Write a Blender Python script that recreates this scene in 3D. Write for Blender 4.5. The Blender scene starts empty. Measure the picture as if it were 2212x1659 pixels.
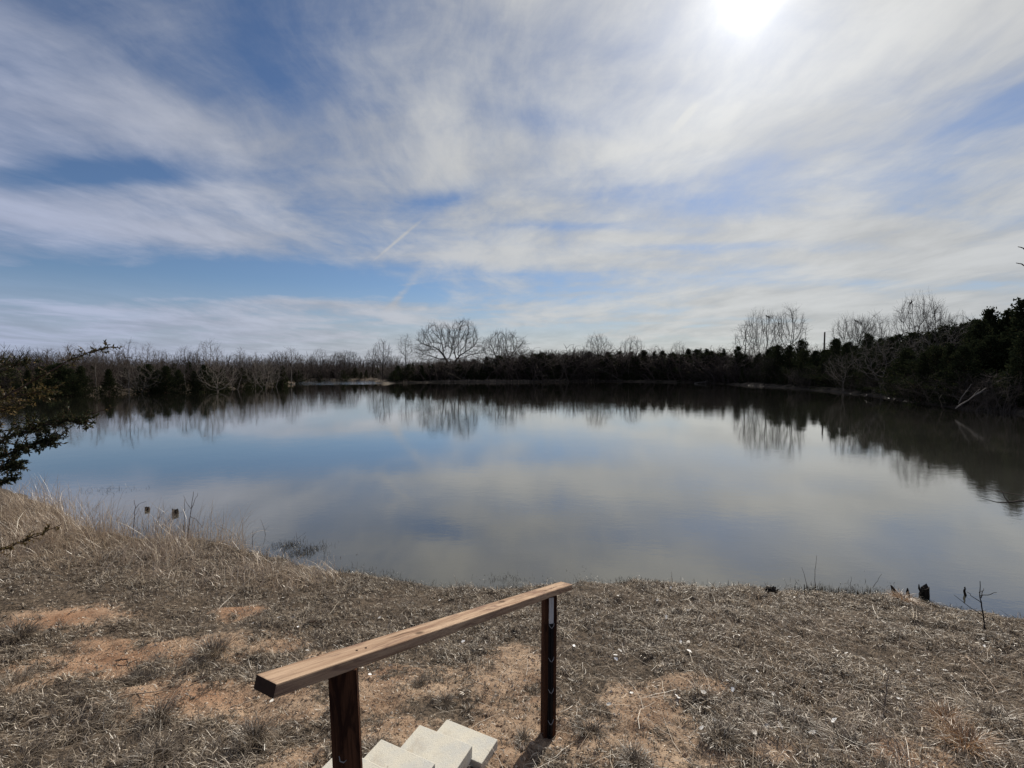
import bpy, math, random
import numpy as np

random.seed(5)
rng = np.random.default_rng(11)
scene = bpy.context.scene
COL = scene.collection

# ------------------------------------------------------------------ camera
CAM_Z = 3.1
FPX, CX, CY = 1008.0, 1106.0, 829.5          # measured on a 2212 px wide copy of the photograph
PITCH = math.radians(2.016)
cam_data = bpy.data.cameras.new('camera')
cam_data.sensor_width = 36.0
cam_data.lens = FPX / 2212.0 * 36.0
cam_data.clip_start = 0.05
cam_data.clip_end = 9000.0
cam = bpy.data.objects.new('camera', cam_data)
cam.location = (0, 0, CAM_Z)
cam.rotation_euler = (math.pi / 2 - PITCH, 0, 0)
COL.objects.link(cam)
scene.camera = cam

SUN_AZ, SUN_EL = math.radians(26.4), math.radians(34.6)
SUN_DIR = (math.sin(SUN_AZ) * math.cos(SUN_EL), math.cos(SUN_AZ) * math.cos(SUN_EL), math.sin(SUN_EL))

# ------------------------------------------------------------------ node helper
class NT:
    def __init__(self, tree):
        self.t = tree; self.n = tree.nodes; self.l = tree.links
    def new(self, typ, **kw):
        nd = self.n.new(typ)
        for k, v in kw.items():
            setattr(nd, k, v)
        return nd
    def put(self, sock, val):
        if hasattr(val, 'is_output') or isinstance(val, bpy.types.NodeSocket):
            self.l.new(val, sock)
        else:
            if isinstance(val, (tuple, list)) and sock.type == 'RGBA' and len(val) == 3:
                val = (*val, 1.0)
            sock.default_value = val
    def math(self, op, a, b=None, c=None, clamp=False):
        nd = self.new('ShaderNodeMath', operation=op, use_clamp=clamp)
        self.put(nd.inputs[0], a)
        if b is not None: self.put(nd.inputs[1], b)
        if c is not None: self.put(nd.inputs[2], c)
        return nd.outputs[0]
    def vmath(self, op, a, b=None):
        nd = self.new('ShaderNodeVectorMath', operation=op)
        self.put(nd.inputs[0], a)
        if b is not None: self.put(nd.inputs[1], b)
        return nd.outputs['Value'] if op in ('DOT_PRODUCT', 'LENGTH', 'DISTANCE') else nd.outputs[0]
    def mix(self, fac, a, b, blend='MIX'):
        nd = self.new('ShaderNodeMix', data_type='RGBA', blend_type=blend)
        self.put(nd.inputs[0], fac); self.put(nd.inputs[6], a); self.put(nd.inputs[7], b)
        return nd.outputs[2]
    def maprange(self, v, a, b, c=0.0, d=1.0, smooth=True):
        nd = self.new('ShaderNodeMapRange', interpolation_type='SMOOTHSTEP' if smooth else 'LINEAR')
        nd.clamp = True
        self.put(nd.inputs[0], v)
        for i, q in enumerate((a, b, c, d)): self.put(nd.inputs[1 + i], q)
        return nd.outputs[0]
    def noise(self, vec, scale, detail=4.0, rough=0.55, dist=0.0, lac=2.0):
        nd = self.new('ShaderNodeTexNoise')
        if vec is not None: self.put(nd.inputs['Vector'], vec)
        nd.inputs['Scale'].default_value = scale; nd.inputs['Detail'].default_value = detail
        nd.inputs['Roughness'].default_value = rough; nd.inputs['Distortion'].default_value = dist
        nd.inputs['Lacunarity'].default_value = lac
        return nd.outputs['Fac']
    def mapping(self, vec, loc=(0, 0, 0), rot=(0, 0, 0), scale=(1, 1, 1)):
        nd = self.new('ShaderNodeMapping')
        self.put(nd.inputs['Vector'], vec)
        nd.inputs['Location'].default_value = loc; nd.inputs['Rotation'].default_value = rot; nd.inputs['Scale'].default_value = scale
        return nd.outputs[0]
    def ramp(self, fac, stops):
        nd = self.new('ShaderNodeValToRGB'); cr = nd.color_ramp
        while len(cr.elements) > 1: cr.elements.remove(cr.elements[-1])
        for i, (p, c) in enumerate(stops):
            e = cr.elements[0] if i == 0 else cr.elements.new(p)
            e.position = p; e.color = (*c, 1.0)
        self.put(nd.inputs[0], fac)
        return nd.outputs[0]

# ------------------------------------------------------------------ sky with cirrus
world = bpy.data.worlds.new('World'); scene.world = world; world.use_nodes = True
w = NT(world.node_tree); w.n.clear()
tc = w.new('ShaderNodeTexCoord')
D = w.vmath('NORMALIZE', tc.outputs['Generated'])
sky = w.new('ShaderNodeTexSky', sky_type='NISHITA')
sky.sun_disc = False; sky.sun_elevation = SUN_EL; sky.sun_rotation = SUN_AZ
sky.air_density = 1.0; sky.dust_density = 0.35; sky.ozone_density = 3.0; sky.altitude = 300
sep = w.new('ShaderNodeSeparateXYZ'); w.put(sep.inputs[0], D)
dz = w.math('MAXIMUM', w.math('ABSOLUTE', sep.outputs[2]), 0.0)
den = w.math('ADD', dz, 0.075)
comb = w.new('ShaderNodeCombineXYZ')
w.put(comb.inputs[0], w.math('DIVIDE', sep.outputs[0], den)); w.put(comb.inputs[1], w.math('DIVIDE', sep.outputs[1], den))
P = comb.outputs[0]                                            # cloud layer overhead
cosS = w.vmath('DOT_PRODUCT', D, SUN_DIR)
ang = w.math('ARCCOSINE', w.math('MINIMUM', cosS, 0.999999))    # angle from the sun
def warped(vec, scale, amt, seed, detail=2):
    nd = w.new('ShaderNodeTexNoise'); w.put(nd.inputs['Vector'], w.vmath('ADD', vec, seed))
    nd.inputs['Scale'].default_value = scale; nd.inputs['Detail'].default_value = detail
    sc = w.vmath('SCALE', w.vmath('SUBTRACT', nd.outputs['Color'], (0.5, 0.5, 0.5))); sc.node.inputs['Scale'].default_value = amt
    return w.vmath('ADD', vec, sc)
Pw = warped(P, 0.5, 0.75, (0, 0, 0))
Pf = warped(Pw, 2.0, 0.20, (4.1, 2.7, 1.0))
n_broad = w.noise(w.mapping(Pw, loc=(3.1, 7.7, 0), rot=(0, 0, math.radians(-28)), scale=(0.42, 0.62, 1)), 1.0, 3, 0.55)
n_puff = w.noise(w.mapping(Pf, loc=(1.3, 2.2, 4.0), rot=(0, 0, math.radians(30)), scale=(1.45, 0.85, 1)), 1.0, 9, 0.61)
n_band = w.noise(w.mapping(Pf, loc=(9.3, 5.2, 2.0), rot=(0, 0, math.radians(-14)), scale=(0.6, 1.6, 1)), 1.0, 9, 0.60)
n_fine = w.noise(w.mapping(Pf, loc=(0.3, 6.2, 8.0), rot=(0, 0, math.radians(40)), scale=(7.0, 2.6, 1)), 1.0, 7, 0.68)
cov = w.math('ADD', w.math('MULTIPLY', n_broad, 0.70), w.math('MULTIPLY', n_puff, 0.68))
cov = w.math('ADD', cov, w.math('MULTIPLY', n_band, 0.52))
cov = w.math('ADD', cov, w.math('MULTIPLY', n_fine, 0.17))     # mean about 1.0

def px_dir(u, v):
    r = (u - CX) / FPX; t = (CY - v) / FPX
    cp, sp = math.cos(PITCH), math.sin(PITCH)
    d = (r, cp + t * sp, -sp + t * cp)
    L = math.sqrt(sum(a * a for a in d)); return tuple(a / L for a in d)
def px_cloud(u, v):
    d = px_dir(u, v); q = d[2] + 0.075; return d[0] / q, d[1] / q
# clear gaps and denser sheets of the cirrus layer: centre, half sizes, turn, strength
def lobe(u0, v0, u1, v1, wid, amt, vec=None):
    a = px_cloud(u0, v0); b = px_cloud(u1, v1)
    c = ((a[0] + b[0]) / 2, (a[1] + b[1]) / 2); L = math.dist(a, b) / 2 + 1e-6; th = math.atan2(b[1] - a[1], b[0] - a[0])
    m = w.new('ShaderNodeMapping', vector_type='TEXTURE')
    w.put(m.inputs['Vector'], vec or Pw)
    m.inputs['Location'].default_value = (c[0], c[1], 0); m.inputs['Rotation'].default_value = (0, 0, th); m.inputs['Scale'].default_value = (L, wid, 1)
    q = w.vmath('MULTIPLY', m.outputs[0], (1, 1, 0))
    d2 = w.vmath('DOT_PRODUCT', q, q)
    return w.math('MULTIPLY', w.math('EXPONENT', w.math('MULTIPLY', d2, -1.0)), amt)
LOBES = [(-200, 612, 900, 625, 0.50, -0.60), (-100, 380, 420, 330, 0.16, -0.26), (330, 20, 900, 120, 0.30, -0.09),
         (1050, 590, 1500, 620, 0.35, -0.05), (-100, 180, 700, 330, 0.22, 0.16), (700, 420, 1300, 330, 0.30, 0.14),
         (-100, 470, 700, 540, 0.30, 0.12), (1300, 560, 2300, 480, 0.9, 0.22), (1500, 250, 2300, 200, 0.5, 0.20),
         (0, 720, 900, 720, 1.2, 0.20), (1400, 700, 2200, 700, 2.0, 0.25), (820, 425, 1000, 400, 0.12, -0.22), (1120, 262, 1420, 258, 0.07, -0.10), (1050, 492, 1500, 500, 0.10, -0.14), (1250, 545, 1900, 535, 0.12, -0.18), (1000, 600, 1500, 585, 0.2, -0.08), (900, 660, 1300, 650, 0.3, -0.06)]
for L_ in LOBES:
    cov = w.math('ADD', cov, lobe(*L_))
# short contrails
for (u0, v0, u1, v1, wid, amt) in ((820, 552, 898, 486, 0.010, 0.22), (838, 672, 900, 596, 0.045, 0.22), (1462, 275, 1496, 234, 0.012, 0.35), (700, 640, 900, 612, 0.03, 0.16)):
    cov = w.math('ADD', cov, lobe(u0, v0, u1, v1, wid, amt, P))
dens = w.maprange(cov, 0.79, 1.23, 0.0, 1.0)
dens = w.math('POWER', dens, 0.85)
low = w.maprange(dz, 0.02, 0.17, 1.0, 0.0)                       # the layer thickens edge-on towards the horizon
dens = w.math('MAXIMUM', dens, w.math('MULTIPLY', low, 0.95))
# forward scatter: ice cloud is brighter near the sun
fs = w.math('EXPONENT', w.math('MULTIPLY', ang, -2.1))
fs2 = w.math('EXPONENT', w.math('MULTIPLY', ang, -9.0))
lum = w.math('ADD', 4.0, w.math('MULTIPLY', fs, 3.4))
lum = w.math('ADD', lum, w.math('MULTIPLY', fs2, 0.5))
fine2 = w.maprange(n_puff, 0.3, 0.7, 0.84, 1.14)
lum = w.math('MULTIPLY', lum, fine2)
ccol = w.mix(w.maprange(ang, 0.45, 1.5, 0.0, 1.0), (1.0, 1.0, 0.97), (0.84, 0.95, 1.32))
cloud = w.vmath('SCALE', ccol); w.put(cloud.node.inputs['Scale'], lum)
blue = w.mix(1.0, sky.outputs[0], (0.55, 0.60, 0.68), 'MULTIPLY')
skyc = w.mix(w.math('MULTIPLY', dens, 0.90), blue, cloud)
# the sun seen through the thin cloud, with its aureole
disc = w.math('MULTIPLY', w.math('EXPONENT', w.math('MULTIPLY', w.math('POWER', w.math('DIVIDE', ang, math.radians(1.15)), 2.0), -1.0)), 60.0)
aur = w.math('MULTIPLY', w.math('EXPONENT', w.math('DIVIDE', ang, -math.radians(2.2))), 6.0)
aur = w.math('ADD', aur, w.math('MULTIPLY', w.math('EXPONENT', w.math('DIVIDE', ang, -math.radians(9.0))), 2.2))
glow = w.vmath('SCALE', (1.0, 0.985, 0.95)); w.put(glow.node.inputs['Scale'], w.math('ADD', disc, aur))
skyc = w.vmath('ADD', skyc, glow)
bg = w.new('ShaderNodeBackground'); w.put(bg.inputs[0], skyc); bg.inputs[1].default_value = 0.083
world.cycles.sampling_method = 'MANUAL'; world.cycles.sample_map_resolution = 512
outw = w.new('ShaderNodeOutputWorld'); w.l.new(bg.outputs[0], outw.inputs[0])

# ------------------------------------------------------------------ sun, exposure
sl = bpy.data.lights.new('sun', 'SUN'); sl.energy = 5.0; sl.angle = math.radians(0.6); sl.color = (1.0, 0.95, 0.87)
so = bpy.data.objects.new('sun', sl); COL.objects.link(so)
so.rotation_euler = (math.pi / 2 - SUN_EL, 0, math.pi - SUN_AZ)
scene.view_settings.view_transform = 'Standard'; scene.view_settings.look = 'None'
scene.view_settings.exposure = 0.35; scene.view_settings.gamma = 1.0; scene.view_settings.use_curve_mapping = False
scene.render.engine = 'CYCLES'
scene.cycles.max_bounces = 6; scene.cycles.transparent_max_bounces = 4

# ------------------------------------------------------------------ unprojection (to read places off the photograph)
def at_y(u, v, Y):
    d = px_dir(u, v); t = Y / d[1]; return np.array([d[0] * t, Y, CAM_Z + d[2] * t])
def at_z(u, v, z):
    d = px_dir(u, v); t = (z - CAM_Z) / d[2]; return np.array([d[0] * t, d[1] * t, z])

# ------------------------------------------------------------------ noise for geometry
def vnoise(x, y, seed=0):
    xi = np.floor(x).astype(np.int64); yi = np.floor(y).astype(np.int64)
    fx = x - xi; fy = y - yi
    fx = fx * fx * (3 - 2 * fx); fy = fy * fy * (3 - 2 * fy)
    def h(a, b):
        n = (a * 374761393 + b * 668265263 + seed * 974634777) & 0xffffffff
        n = ((n ^ (n >> 13)) * 1274126177) & 0xffffffff
        return ((n ^ (n >> 16)) & 0xffff) / 65535.0
    return (h(xi, yi) * (1 - fx) + h(xi + 1, yi) * fx) * (1 - fy) + (h(xi, yi + 1) * (1 - fx) + h(xi + 1, yi + 1) * fx) * fy
def fbm(x, y, oct=4, seed=0):
    s = np.zeros_like(x, dtype=float); a = 0.5; f = 1.0; t = 0
    for o in range(oct):
        s += a * vnoise(x * f + 17.3 * o, y * f - 9.1 * o, seed + o); t += a; a *= 0.5; f *= 2.03
    return s / t
def sstep(a, b, x):
    t = np.clip((x - a) / (b - a), 0, 1); return t * t * (3 - 2 * t)

# ------------------------------------------------------------------ mesh helpers
MATS = {}
def link(o, parent=None):
    COL.objects.link(o)
    if parent is not None: o.parent = parent
    return o
def tag(o, label=None, cat=None, group=None, kind=None):
    if label: o['label'] = label
    if cat: o['category'] = cat
    if group: o['group'] = group
    if kind: o['kind'] = kind
    return o
def np_mesh(name, verts, loops, starts, tint=None, smooth=False, extra=None):
    me = bpy.data.meshes.new(name)
    verts = np.asarray(verts, dtype=np.float32).reshape(-1, 3); loops = np.asarray(loops, dtype=np.int32).ravel(); starts = np.asarray(starts, dtype=np.int32).ravel()
    me.vertices.add(len(verts)); me.vertices.foreach_set('co', verts.ravel())
    me.loops.add(len(loops)); me.loops.foreach_set('vertex_index', loops)
    me.polygons.add(len(starts)); me.polygons.foreach_set('loop_start', starts)
    me.polygons.foreach_set('use_smooth', np.full(len(starts), smooth, dtype=bool))
    me.update(calc_edges=True); me.validate()
    def attr(nm, arr):
        a = me.attributes.new(nm, 'FLOAT', 'POINT'); a.data.foreach_set('value', np.asarray(arr, dtype=np.float32).ravel())
    if tint is not None: attr('tint', tint)
    for k, v in (extra or {}).items(): attr(k, v)
    return me
def obj(name, me, mat, parent=None, loc=None):
    o = bpy.data.objects.new(name, me)
    if mat is not None and len(me.materials) == 0: me.materials.append(MATS[mat])
    if loc is not None: o.location = loc
    return link(o, parent)
def empty(name, loc=(0, 0, 0), rz=0.0, scale=1.0):
    o = bpy.data.objects.new(name, None); o.location = loc; o.rotation_euler = (0, 0, rz)
    o.scale = (scale,) * 3 if np.isscalar(scale) else scale
    o.empty_display_size = 0.1
    return link(o)
def copy_tree(src, loc, rz=0.0, scale=1.0, rot=None):
    r = src.copy(); COL.objects.link(r); r.location = loc
    r.rotation_euler = rot if rot is not None else (0, 0, rz)
    r.scale = (scale,) * 3 if np.isscalar(scale) else scale
    for ch in src.children:
        c = ch.copy(); COL.objects.link(c); c.parent = r
    return r

def tubes(A, B, ra, rb, sides):
    """separate tapered prisms A->B, (n,3) arrays"""
    A = np.asarray(A, float); B = np.asarray(B, float); n = len(A)
    d = B - A; L = np.linalg.norm(d, axis=1, keepdims=True) + 1e-9; d = d / L
    ref = np.where(np.abs(d[:, 2:3]) > 0.9, np.array([[1.0, 0, 0]]), np.array([[0, 0, 1.0]]))
    u = np.cross(d, ref); u /= np.linalg.norm(u, axis=1, keepdims=True) + 1e-9
    v = np.cross(d, u)
    k = np.arange(sides) * 2 * np.pi / sides
    c = np.cos(k)[None, :, None]; s = np.sin(k)[None, :, None]
    ring = u[:, None, :] * c + v[:, None, :] * s
    Va = A[:, None, :] + ring * np.asarray(ra)[:, None, None]
    Vb = B[:, None, :] + ring * np.asarray(rb)[:, None, None]
    V = np.concatenate([Va, Vb], axis=1).reshape(-1, 3)
    i = np.arange(sides); j = (i + 1) % sides
    q = np.stack([i, j, j + sides, i + sides], axis=1)
    F = (np.arange(n)[:, None, None] * (2 * sides) + q[None]).reshape(-1, 4)
    return V, F
def quads_mesh(name, V, F, tint=None, smooth=True):
    return np_mesh(name, V, F.ravel(), np.arange(len(F)) * 4, tint, smooth)
def join_parts(parts):
    Vs, Fs, o = [], [], 0
    for V, F in parts:
        Vs.append(V); Fs.append(F + o); o += len(V)
    return np.concatenate(Vs), np.concatenate(Fs)
def path_tube(pts, radii, sides=6, cap=True):
    """one continuous tube along a polyline -> V, list of faces"""
    pts = np.asarray(pts, float); n = len(pts)
    d = np.gradient(pts, axis=0); d /= np.linalg.norm(d, axis=1, keepdims=True) + 1e-9
    V, Fs = [], []
    prev = None
    for i in range(n):
        if prev is None:
            ref = np.array([0, 0, 1.0]) if abs(d[i][2]) < 0.9 else np.array([1.0, 0, 0])
            u = np.cross(d[i], ref)
        else:
            u = prev - d[i] * np.dot(prev, d[i])
        u /= np.linalg.norm(u) + 1e-9; prev = u; v = np.cross(d[i], u)
        for k in range(sides):
            a = 2 * math.pi * k / sides
            V.append(pts[i] + (u * math.cos(a) + v * math.sin(a)) * radii[i])
    for i in range(n - 1):
        for k in range(sides):
            k2 = (k + 1) % sides
            Fs.append((i * sides + k, i * sides + k2, (i + 1) * sides + k2, (i + 1) * sides + k))
    if cap:
        Fs.append(tuple(range(sides))[::-1]); Fs.append(tuple((n - 1) * sides + k for k in range(sides)))
    return V, Fs
def pydata(name, V, F, smooth=False):
    me = bpy.data.meshes.new(name); me.from_pydata([tuple(map(float, v)) for v in V], [], F); me.update()
    if smooth: me.polygons.foreach_set('use_smooth', [True] * len(me.polygons))
    return me

# ------------------------------------------------------------------ materials
def new_mat(name):
    m = bpy.data.materials.new(name); m.use_nodes = True
    t = NT(m.node_tree); t.n.clear(); MATS[name] = m
    out = t.new('ShaderNodeOutputMaterial')
    return t, out
def principled(t, out, col, rough=0.9, spec=0.2, bump=None, bstr=0.5, bdist=0.01):
    b = t.new('ShaderNodeBsdfPrincipled')
    t.put(b.inputs['Base Color'], col); t.put(b.inputs['Roughness'], rough); b.inputs['Specular IOR Level'].default_value = spec
    if bump is not None:
        bp = t.new('ShaderNodeBump'); bp.inputs['Strength'].default_value = bstr; bp.inputs['Distance'].default_value = bdist
        t.put(bp.inputs['Height'], bump); t.l.new(bp.outputs[0], b.inputs['Normal'])
    if out is not None: t.l.new(b.outputs[0], out.inputs[0])
    return b
def attr(t, name):
    a = t.new('ShaderNodeAttribute', attribute_name=name); return a.outputs['Fac']
def geo_pos(t): return t.new('ShaderNodeNewGeometry').outputs['Position']
def obj_co(t): return t.new('ShaderNodeTexCoord').outputs['Object']

def blade_mat(name, stops, transl=0.35, gloss=0.05):
    t, out = new_mat(name)
    col = t.ramp(attr(t, 'tint'), stops)
    d = t.new('ShaderNodeBsdfDiffuse'); t.put(d.inputs[0], col)
    tr = t.new('ShaderNodeBsdfTranslucent'); t.put(tr.inputs[0], col)
    m1 = t.new('ShaderNodeMixShader'); m1.inputs[0].default_value = transl
    t.l.new(d.outputs[0], m1.inputs[1]); t.l.new(tr.outputs[0], m1.inputs[2])
    g = t.new('ShaderNodeBsdfGlossy'); g.inputs['Roughness'].default_value = 0.42; g.inputs[0].default_value = (0.9, 0.88, 0.84, 1)
    m2 = t.new('ShaderNodeMixShader'); m2.inputs[0].default_value = gloss
    t.l.new(m1.outputs[0], m2.inputs[1]); t.l.new(g.outputs[0], m2.inputs[2])
    t.l.new(m2.outputs[0], out.inputs[0])
blade_mat('thatch', [(0.0, (0.03, 0.022, 0.016)), (0.3, (0.10, 0.076, 0.054)), (0.65, (0.25, 0.198, 0.145)), (0.92, (0.48, 0.40, 0.305)), (1.0, (0.70, 0.60, 0.46))], 0.36, 0.04)
blade_mat('straw', [(0.0, (0.13, 0.09, 0.06)), (0.4, (0.26, 0.195, 0.14)), (0.8, (0.44, 0.345, 0.25)), (1.0, (0.62, 0.53, 0.40))], 0.3)
blade_mat('wet_reed', [(0.0, (0.02, 0.016, 0.011)), (0.6, (0.05, 0.038, 0.022)), (1.0, (0.14, 0.11, 0.06))], 0.15)
blade_mat('rust_grass', [(0.0, (0.10, 0.05, 0.025)), (0.5, (0.27, 0.14, 0.06)), (1.0, (0.46, 0.30, 0.16))], 0.35)
blade_mat('cedar_leaf', [(0.0, (0.010, 0.014, 0.008)), (0.55, (0.026, 0.032, 0.016)), (0.9, (0.05, 0.05, 0.022)), (1.0, (0.075, 0.06, 0.028))], 0.15, 0.0)
blade_mat('cedar_near', [(0.0, (0.012, 0.017, 0.010)), (0.5, (0.036, 0.038, 0.018)), (0.85, (0.085, 0.066, 0.026)), (1.0, (0.15, 0.10, 0.04))], 0.25, 0.006)

def bark_mat(name, c1, c2, scale=6.0, stretch=0.25):
    t, out = new_mat(name)
    n = t.noise(t.mapping(obj_co(t), scale=(1, 1, stretch)), scale, 5, 0.65)
    rnd = t.new('ShaderNodeObjectInfo').outputs['Random']
    col = t.mix(t.maprange(n, 0.3, 0.7), c1, c2)
    col = t.mix(1.0, col, t.ramp(rnd, [(0.0, (0.75, 0.75, 0.76)), (1.0, (1.2, 1.16, 1.1))]), 'MULTIPLY')
    principled(t, out, col, 0.95, 0.1, n, 0.6, 0.02)
bark_mat('bark_dark', (0.030, 0.024, 0.020), (0.075, 0.062, 0.052))
bark_mat('bark_backlit', (0.011, 0.009, 0.008), (0.030, 0.024, 0.020))  # bark colour darkened to carry the shade of trees against the sun
bark_mat('bark_grey', (0.075, 0.065, 0.056), (0.17, 0.15, 0.13))
bark_mat('bark_pale', (0.085, 0.073, 0.062), (0.17, 0.148, 0.126))
bark_mat('twig_brown', (0.050, 0.041, 0.035), (0.10, 0.083, 0.070))
bark_mat('twig_red', (0.038, 0.030, 0.026), (0.075, 0.058, 0.050))
bark_mat('bark_cedar', (0.05, 0.032, 0.024), (0.12, 0.08, 0.06))
bark_mat('stick', (0.14, 0.105, 0.08), (0.36, 0.29, 0.225), 30)
bark_mat('stick_dark', (0.03, 0.02, 0.015), (0.10, 0.065, 0.05), 30)
bark_mat('wet_wood', (0.008, 0.007, 0.006), (0.035, 0.028, 0.022), 25)

# ground: red-brown soil under dry thatch
t, out = new_mat('ground')
pos = geo_pos(t)
bare = attr(t, 'bare'); shore = attr(t, 'shore'); far = attr(t, 'far'); red = attr(t, 'red')
n1 = t.noise(pos, 2.2, 6, 0.6); n2 = t.noise(pos, 26, 5, 0.7); n3 = t.noise(pos, 110, 3, 0.6)
soil = t.mix(t.maprange(t.math('ADD', t.math('MULTIPLY', n1, 0.6), t.math('MULTIPLY', n2, 0.4)), 0.36, 0.62), (0.175, 0.108, 0.066), (0.34, 0.245, 0.165))
n4 = t.noise(pos, 9, 5, 0.7)
soil = t.mix(t.maprange(n4, 0.5, 0.68, 0, 0.55), soil, (0.115, 0.075, 0.05))
soil = t.mix(t.math('MULTIPLY', red, 0.5), soil, (0.24, 0.115, 0.06))
vor = t.new('ShaderNodeTexVoronoi'); t.put(vor.inputs['Vector'], pos); vor.inputs['Scale'].default_value = 75
grit = t.maprange(vor.outputs['Distance'], 0.16, 0.30, 1.0, 0.0)
gritc = t.mix(vor.outputs['Color'], (0.20, 0.13, 0.085), (0.52, 0.42, 0.31))
soil = t.mix(t.math('MULTIPLY', grit, 0.55), soil, gritc)
litter = t.mix(t.maprange(n2, 0.35, 0.65), (0.024, 0.018, 0.013), (0.105, 0.078, 0.054))  # dead litter, its colour deepened as shade in the gaps between grass
litter = t.mix(t.maprange(n3, 0.5, 0.75, 0, 0.5), litter, (0.27, 0.215, 0.16))
bm = t.maprange(t.math('ADD', bare, t.math('MULTIPLY', t.math('SUBTRACT', n2, 0.5), 1.1)), 0.22, 0.66)
near = t.mix(bm, litter, soil)
nf = t.noise(pos, 0.6, 6, 0.7)
farc = t.mix(t.maprange(nf, 0.35, 0.65), (0.032, 0.026, 0.018), (0.115, 0.09, 0.062))
col = t.mix(far, near, farc)
mud = t.mix(t.maprange(n2, 0.35, 0.65), (0.025, 0.02, 0.015), (0.07, 0.055, 0.042))
col = t.mix(shore, col, mud)
h = t.math('ADD', t.math('MULTIPLY', n2, 0.6), t.math('MULTIPLY', n3, 0.4))
h = t.math('ADD', h, t.math('MULTIPLY', grit, 0.25))
principled(t, out, col, t.mix(shore, (0.95,) * 3, (0.62,) * 3), 0.1, h, 0.9, 0.02)

# pond water: turbid grey-brown body under a faintly rippled surface
t, out = new_mat('water')
pos = geo_pos(t)
calm = t.maprange(t.noise(pos, 0.07, 4, 0.6), 0.35, 0.68, 0.5, 1.7)
r1 = t.noise(t.mapping(pos, rot=(0, 0, 0.35), scale=(1.0, 1.7, 1)), 2.6, 3, 0.55)
r2 = t.noise(t.mapping(pos, rot=(0, 0, -0.2), scale=(1.0, 1.9, 1)), 9.0, 3, 0.6)
r3 = t.noise(pos, 0.5, 2, 0.5)
hh = t.math('ADD', t.math('MULTIPLY', r1, 0.0013), t.math('MULTIPLY', r2, 0.0006))
dl = t.vmath('DISTANCE', pos, (-38.0, 98.0, 0.0)); d2 = t.vmath('DISTANCE', pos, (27.0, 62.0, 0.0))
gust = t.math('ADD', t.maprange(dl, 8.0, 20.0, 34.0, 0.0), t.maprange(t.math('ADD', d2, t.math('MULTIPLY', t.noise(pos, 0.4, 3), 8.0)), 6.0, 13.0, 3.5, 0.0))
hh = t.math('ADD', t.math('MULTIPLY', hh, t.math('ADD', calm, gust)), t.math('MULTIPLY', r3, 0.0025))
silt = t.mix(t.maprange(t.noise(pos, 0.25, 4, 0.6), 0.35, 0.65), (0.042, 0.041, 0.033), (0.056, 0.054, 0.045))
bp = t.new('ShaderNodeBump'); bp.inputs['Strength'].default_value = 1.0; bp.inputs['Distance'].default_value = 1.0
t.put(bp.inputs['Height'], hh)
fr = t.new('ShaderNodeFresnel'); fr.inputs['IOR'].default_value = 1.34; t.l.new(bp.outputs[0], fr.inputs['Normal'])
refl = t.math('SUBTRACT', 1.0, t.math('POWER', t.math('SUBTRACT', 1.0, fr.outputs[0]), 2.8))
df = t.new('ShaderNodeBsdfDiffuse'); t.put(df.inputs[0], silt)
gl = t.new('ShaderNodeBsdfGlossy'); gl.inputs['Roughness'].default_value = 0.006; gl.inputs[0].default_value = (0.965, 0.95, 0.905, 1); t.l.new(bp.outputs[0], gl.inputs['Normal'])
mx = t.new('ShaderNodeMixShader'); t.put(mx.inputs[0], refl); t.l.new(df.outputs[0], mx.inputs[1]); t.l.new(gl.outputs[0], mx.inputs[2]); t.l.new(mx.outputs[0], out.inputs[0])

# sawn lumber
def lumber(name, c1, c2, c3, rough=0.95):
    t, out = new_mat(name)
    co = obj_co(t)
    g = t.noise(t.mapping(co, scale=(1.6, 34, 34)), 1.0, 6, 0.62, 0.5)
    g2 = t.noise(t.mapping(co, scale=(6, 120, 120)), 1.0, 4, 0.6)
    n = t.noise(t.mapping(co, scale=(4.5, 22, 22)), 1.0, 4, 0.65, 0.8)
    col = t.mix(t.maprange(g, 0.32, 0.66), c1, c2)
    col = t.mix(t.maprange(n, 0.50, 0.66, 0, 0.8), col, c3)
    col = t.mix(t.maprange(g2, 0.52, 0.70, 0, 0.55), col, tuple(a * 0.45 for a in c1))
    for kx, ky, kr in ((0.66, 0.066, 0.011), (1.43, 0.024, 0.014), (1.95, 0.060, 0.010)):
        kd = t.vmath('LENGTH', t.vmath('MULTIPLY', t.vmath('SUBTRACT', co, (kx, ky, 0.0)), (0.45, 1.0, 0.4)))
        kd = t.math('ADD', kd, t.math('MULTIPLY', t.math('SUBTRACT', g, 0.5), 0.012))
        col = t.mix(t.maprange(kd, kr * 0.5, kr * 1.4, 0.85, 0.0), col, tuple(a * 0.35 for a in c1))
    principled(t, out, col, rough, 0.05, t.math('ADD', g, t.math('MULTIPLY', g2, 0.6)), 0.6, 0.005)
lumber('rail_wood', (0.20, 0.125, 0.082), (0.39, 0.28, 0.19), (0.16, 0.10, 0.075))
lumber('post_wood', (0.034, 0.015, 0.009), (0.085, 0.038, 0.02), (0.016, 0.008, 0.006))
t, out = new_mat('end_grain'); co = obj_co(t)
wv2 = t.noise(t.mapping(co, scale=(1, 60, 60)), 1.0, 5, 0.6)
principled(t, out, t.mix(wv2, (0.025, 0.015, 0.010), (0.06, 0.035, 0.024)), 0.95, 0.1)
t, out = new_mat('steel_black'); principled(t, out, (0.006, 0.006, 0.007), 0.6, 0.2)
t, out = new_mat('paint_white')
nn = t.noise(t.mapping(obj_co(t), scale=(60, 60, 6)), 1.0, 4, 0.7)
principled(t, out, t.mix(t.maprange(nn, 0.5, 0.72), (0.46, 0.45, 0.42), (0.14, 0.12, 0.11)), 0.7, 0.2)
t, out = new_mat('steel_worn'); principled(t, out, (0.22, 0.21, 0.20), 0.7, 0.3)
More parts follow.
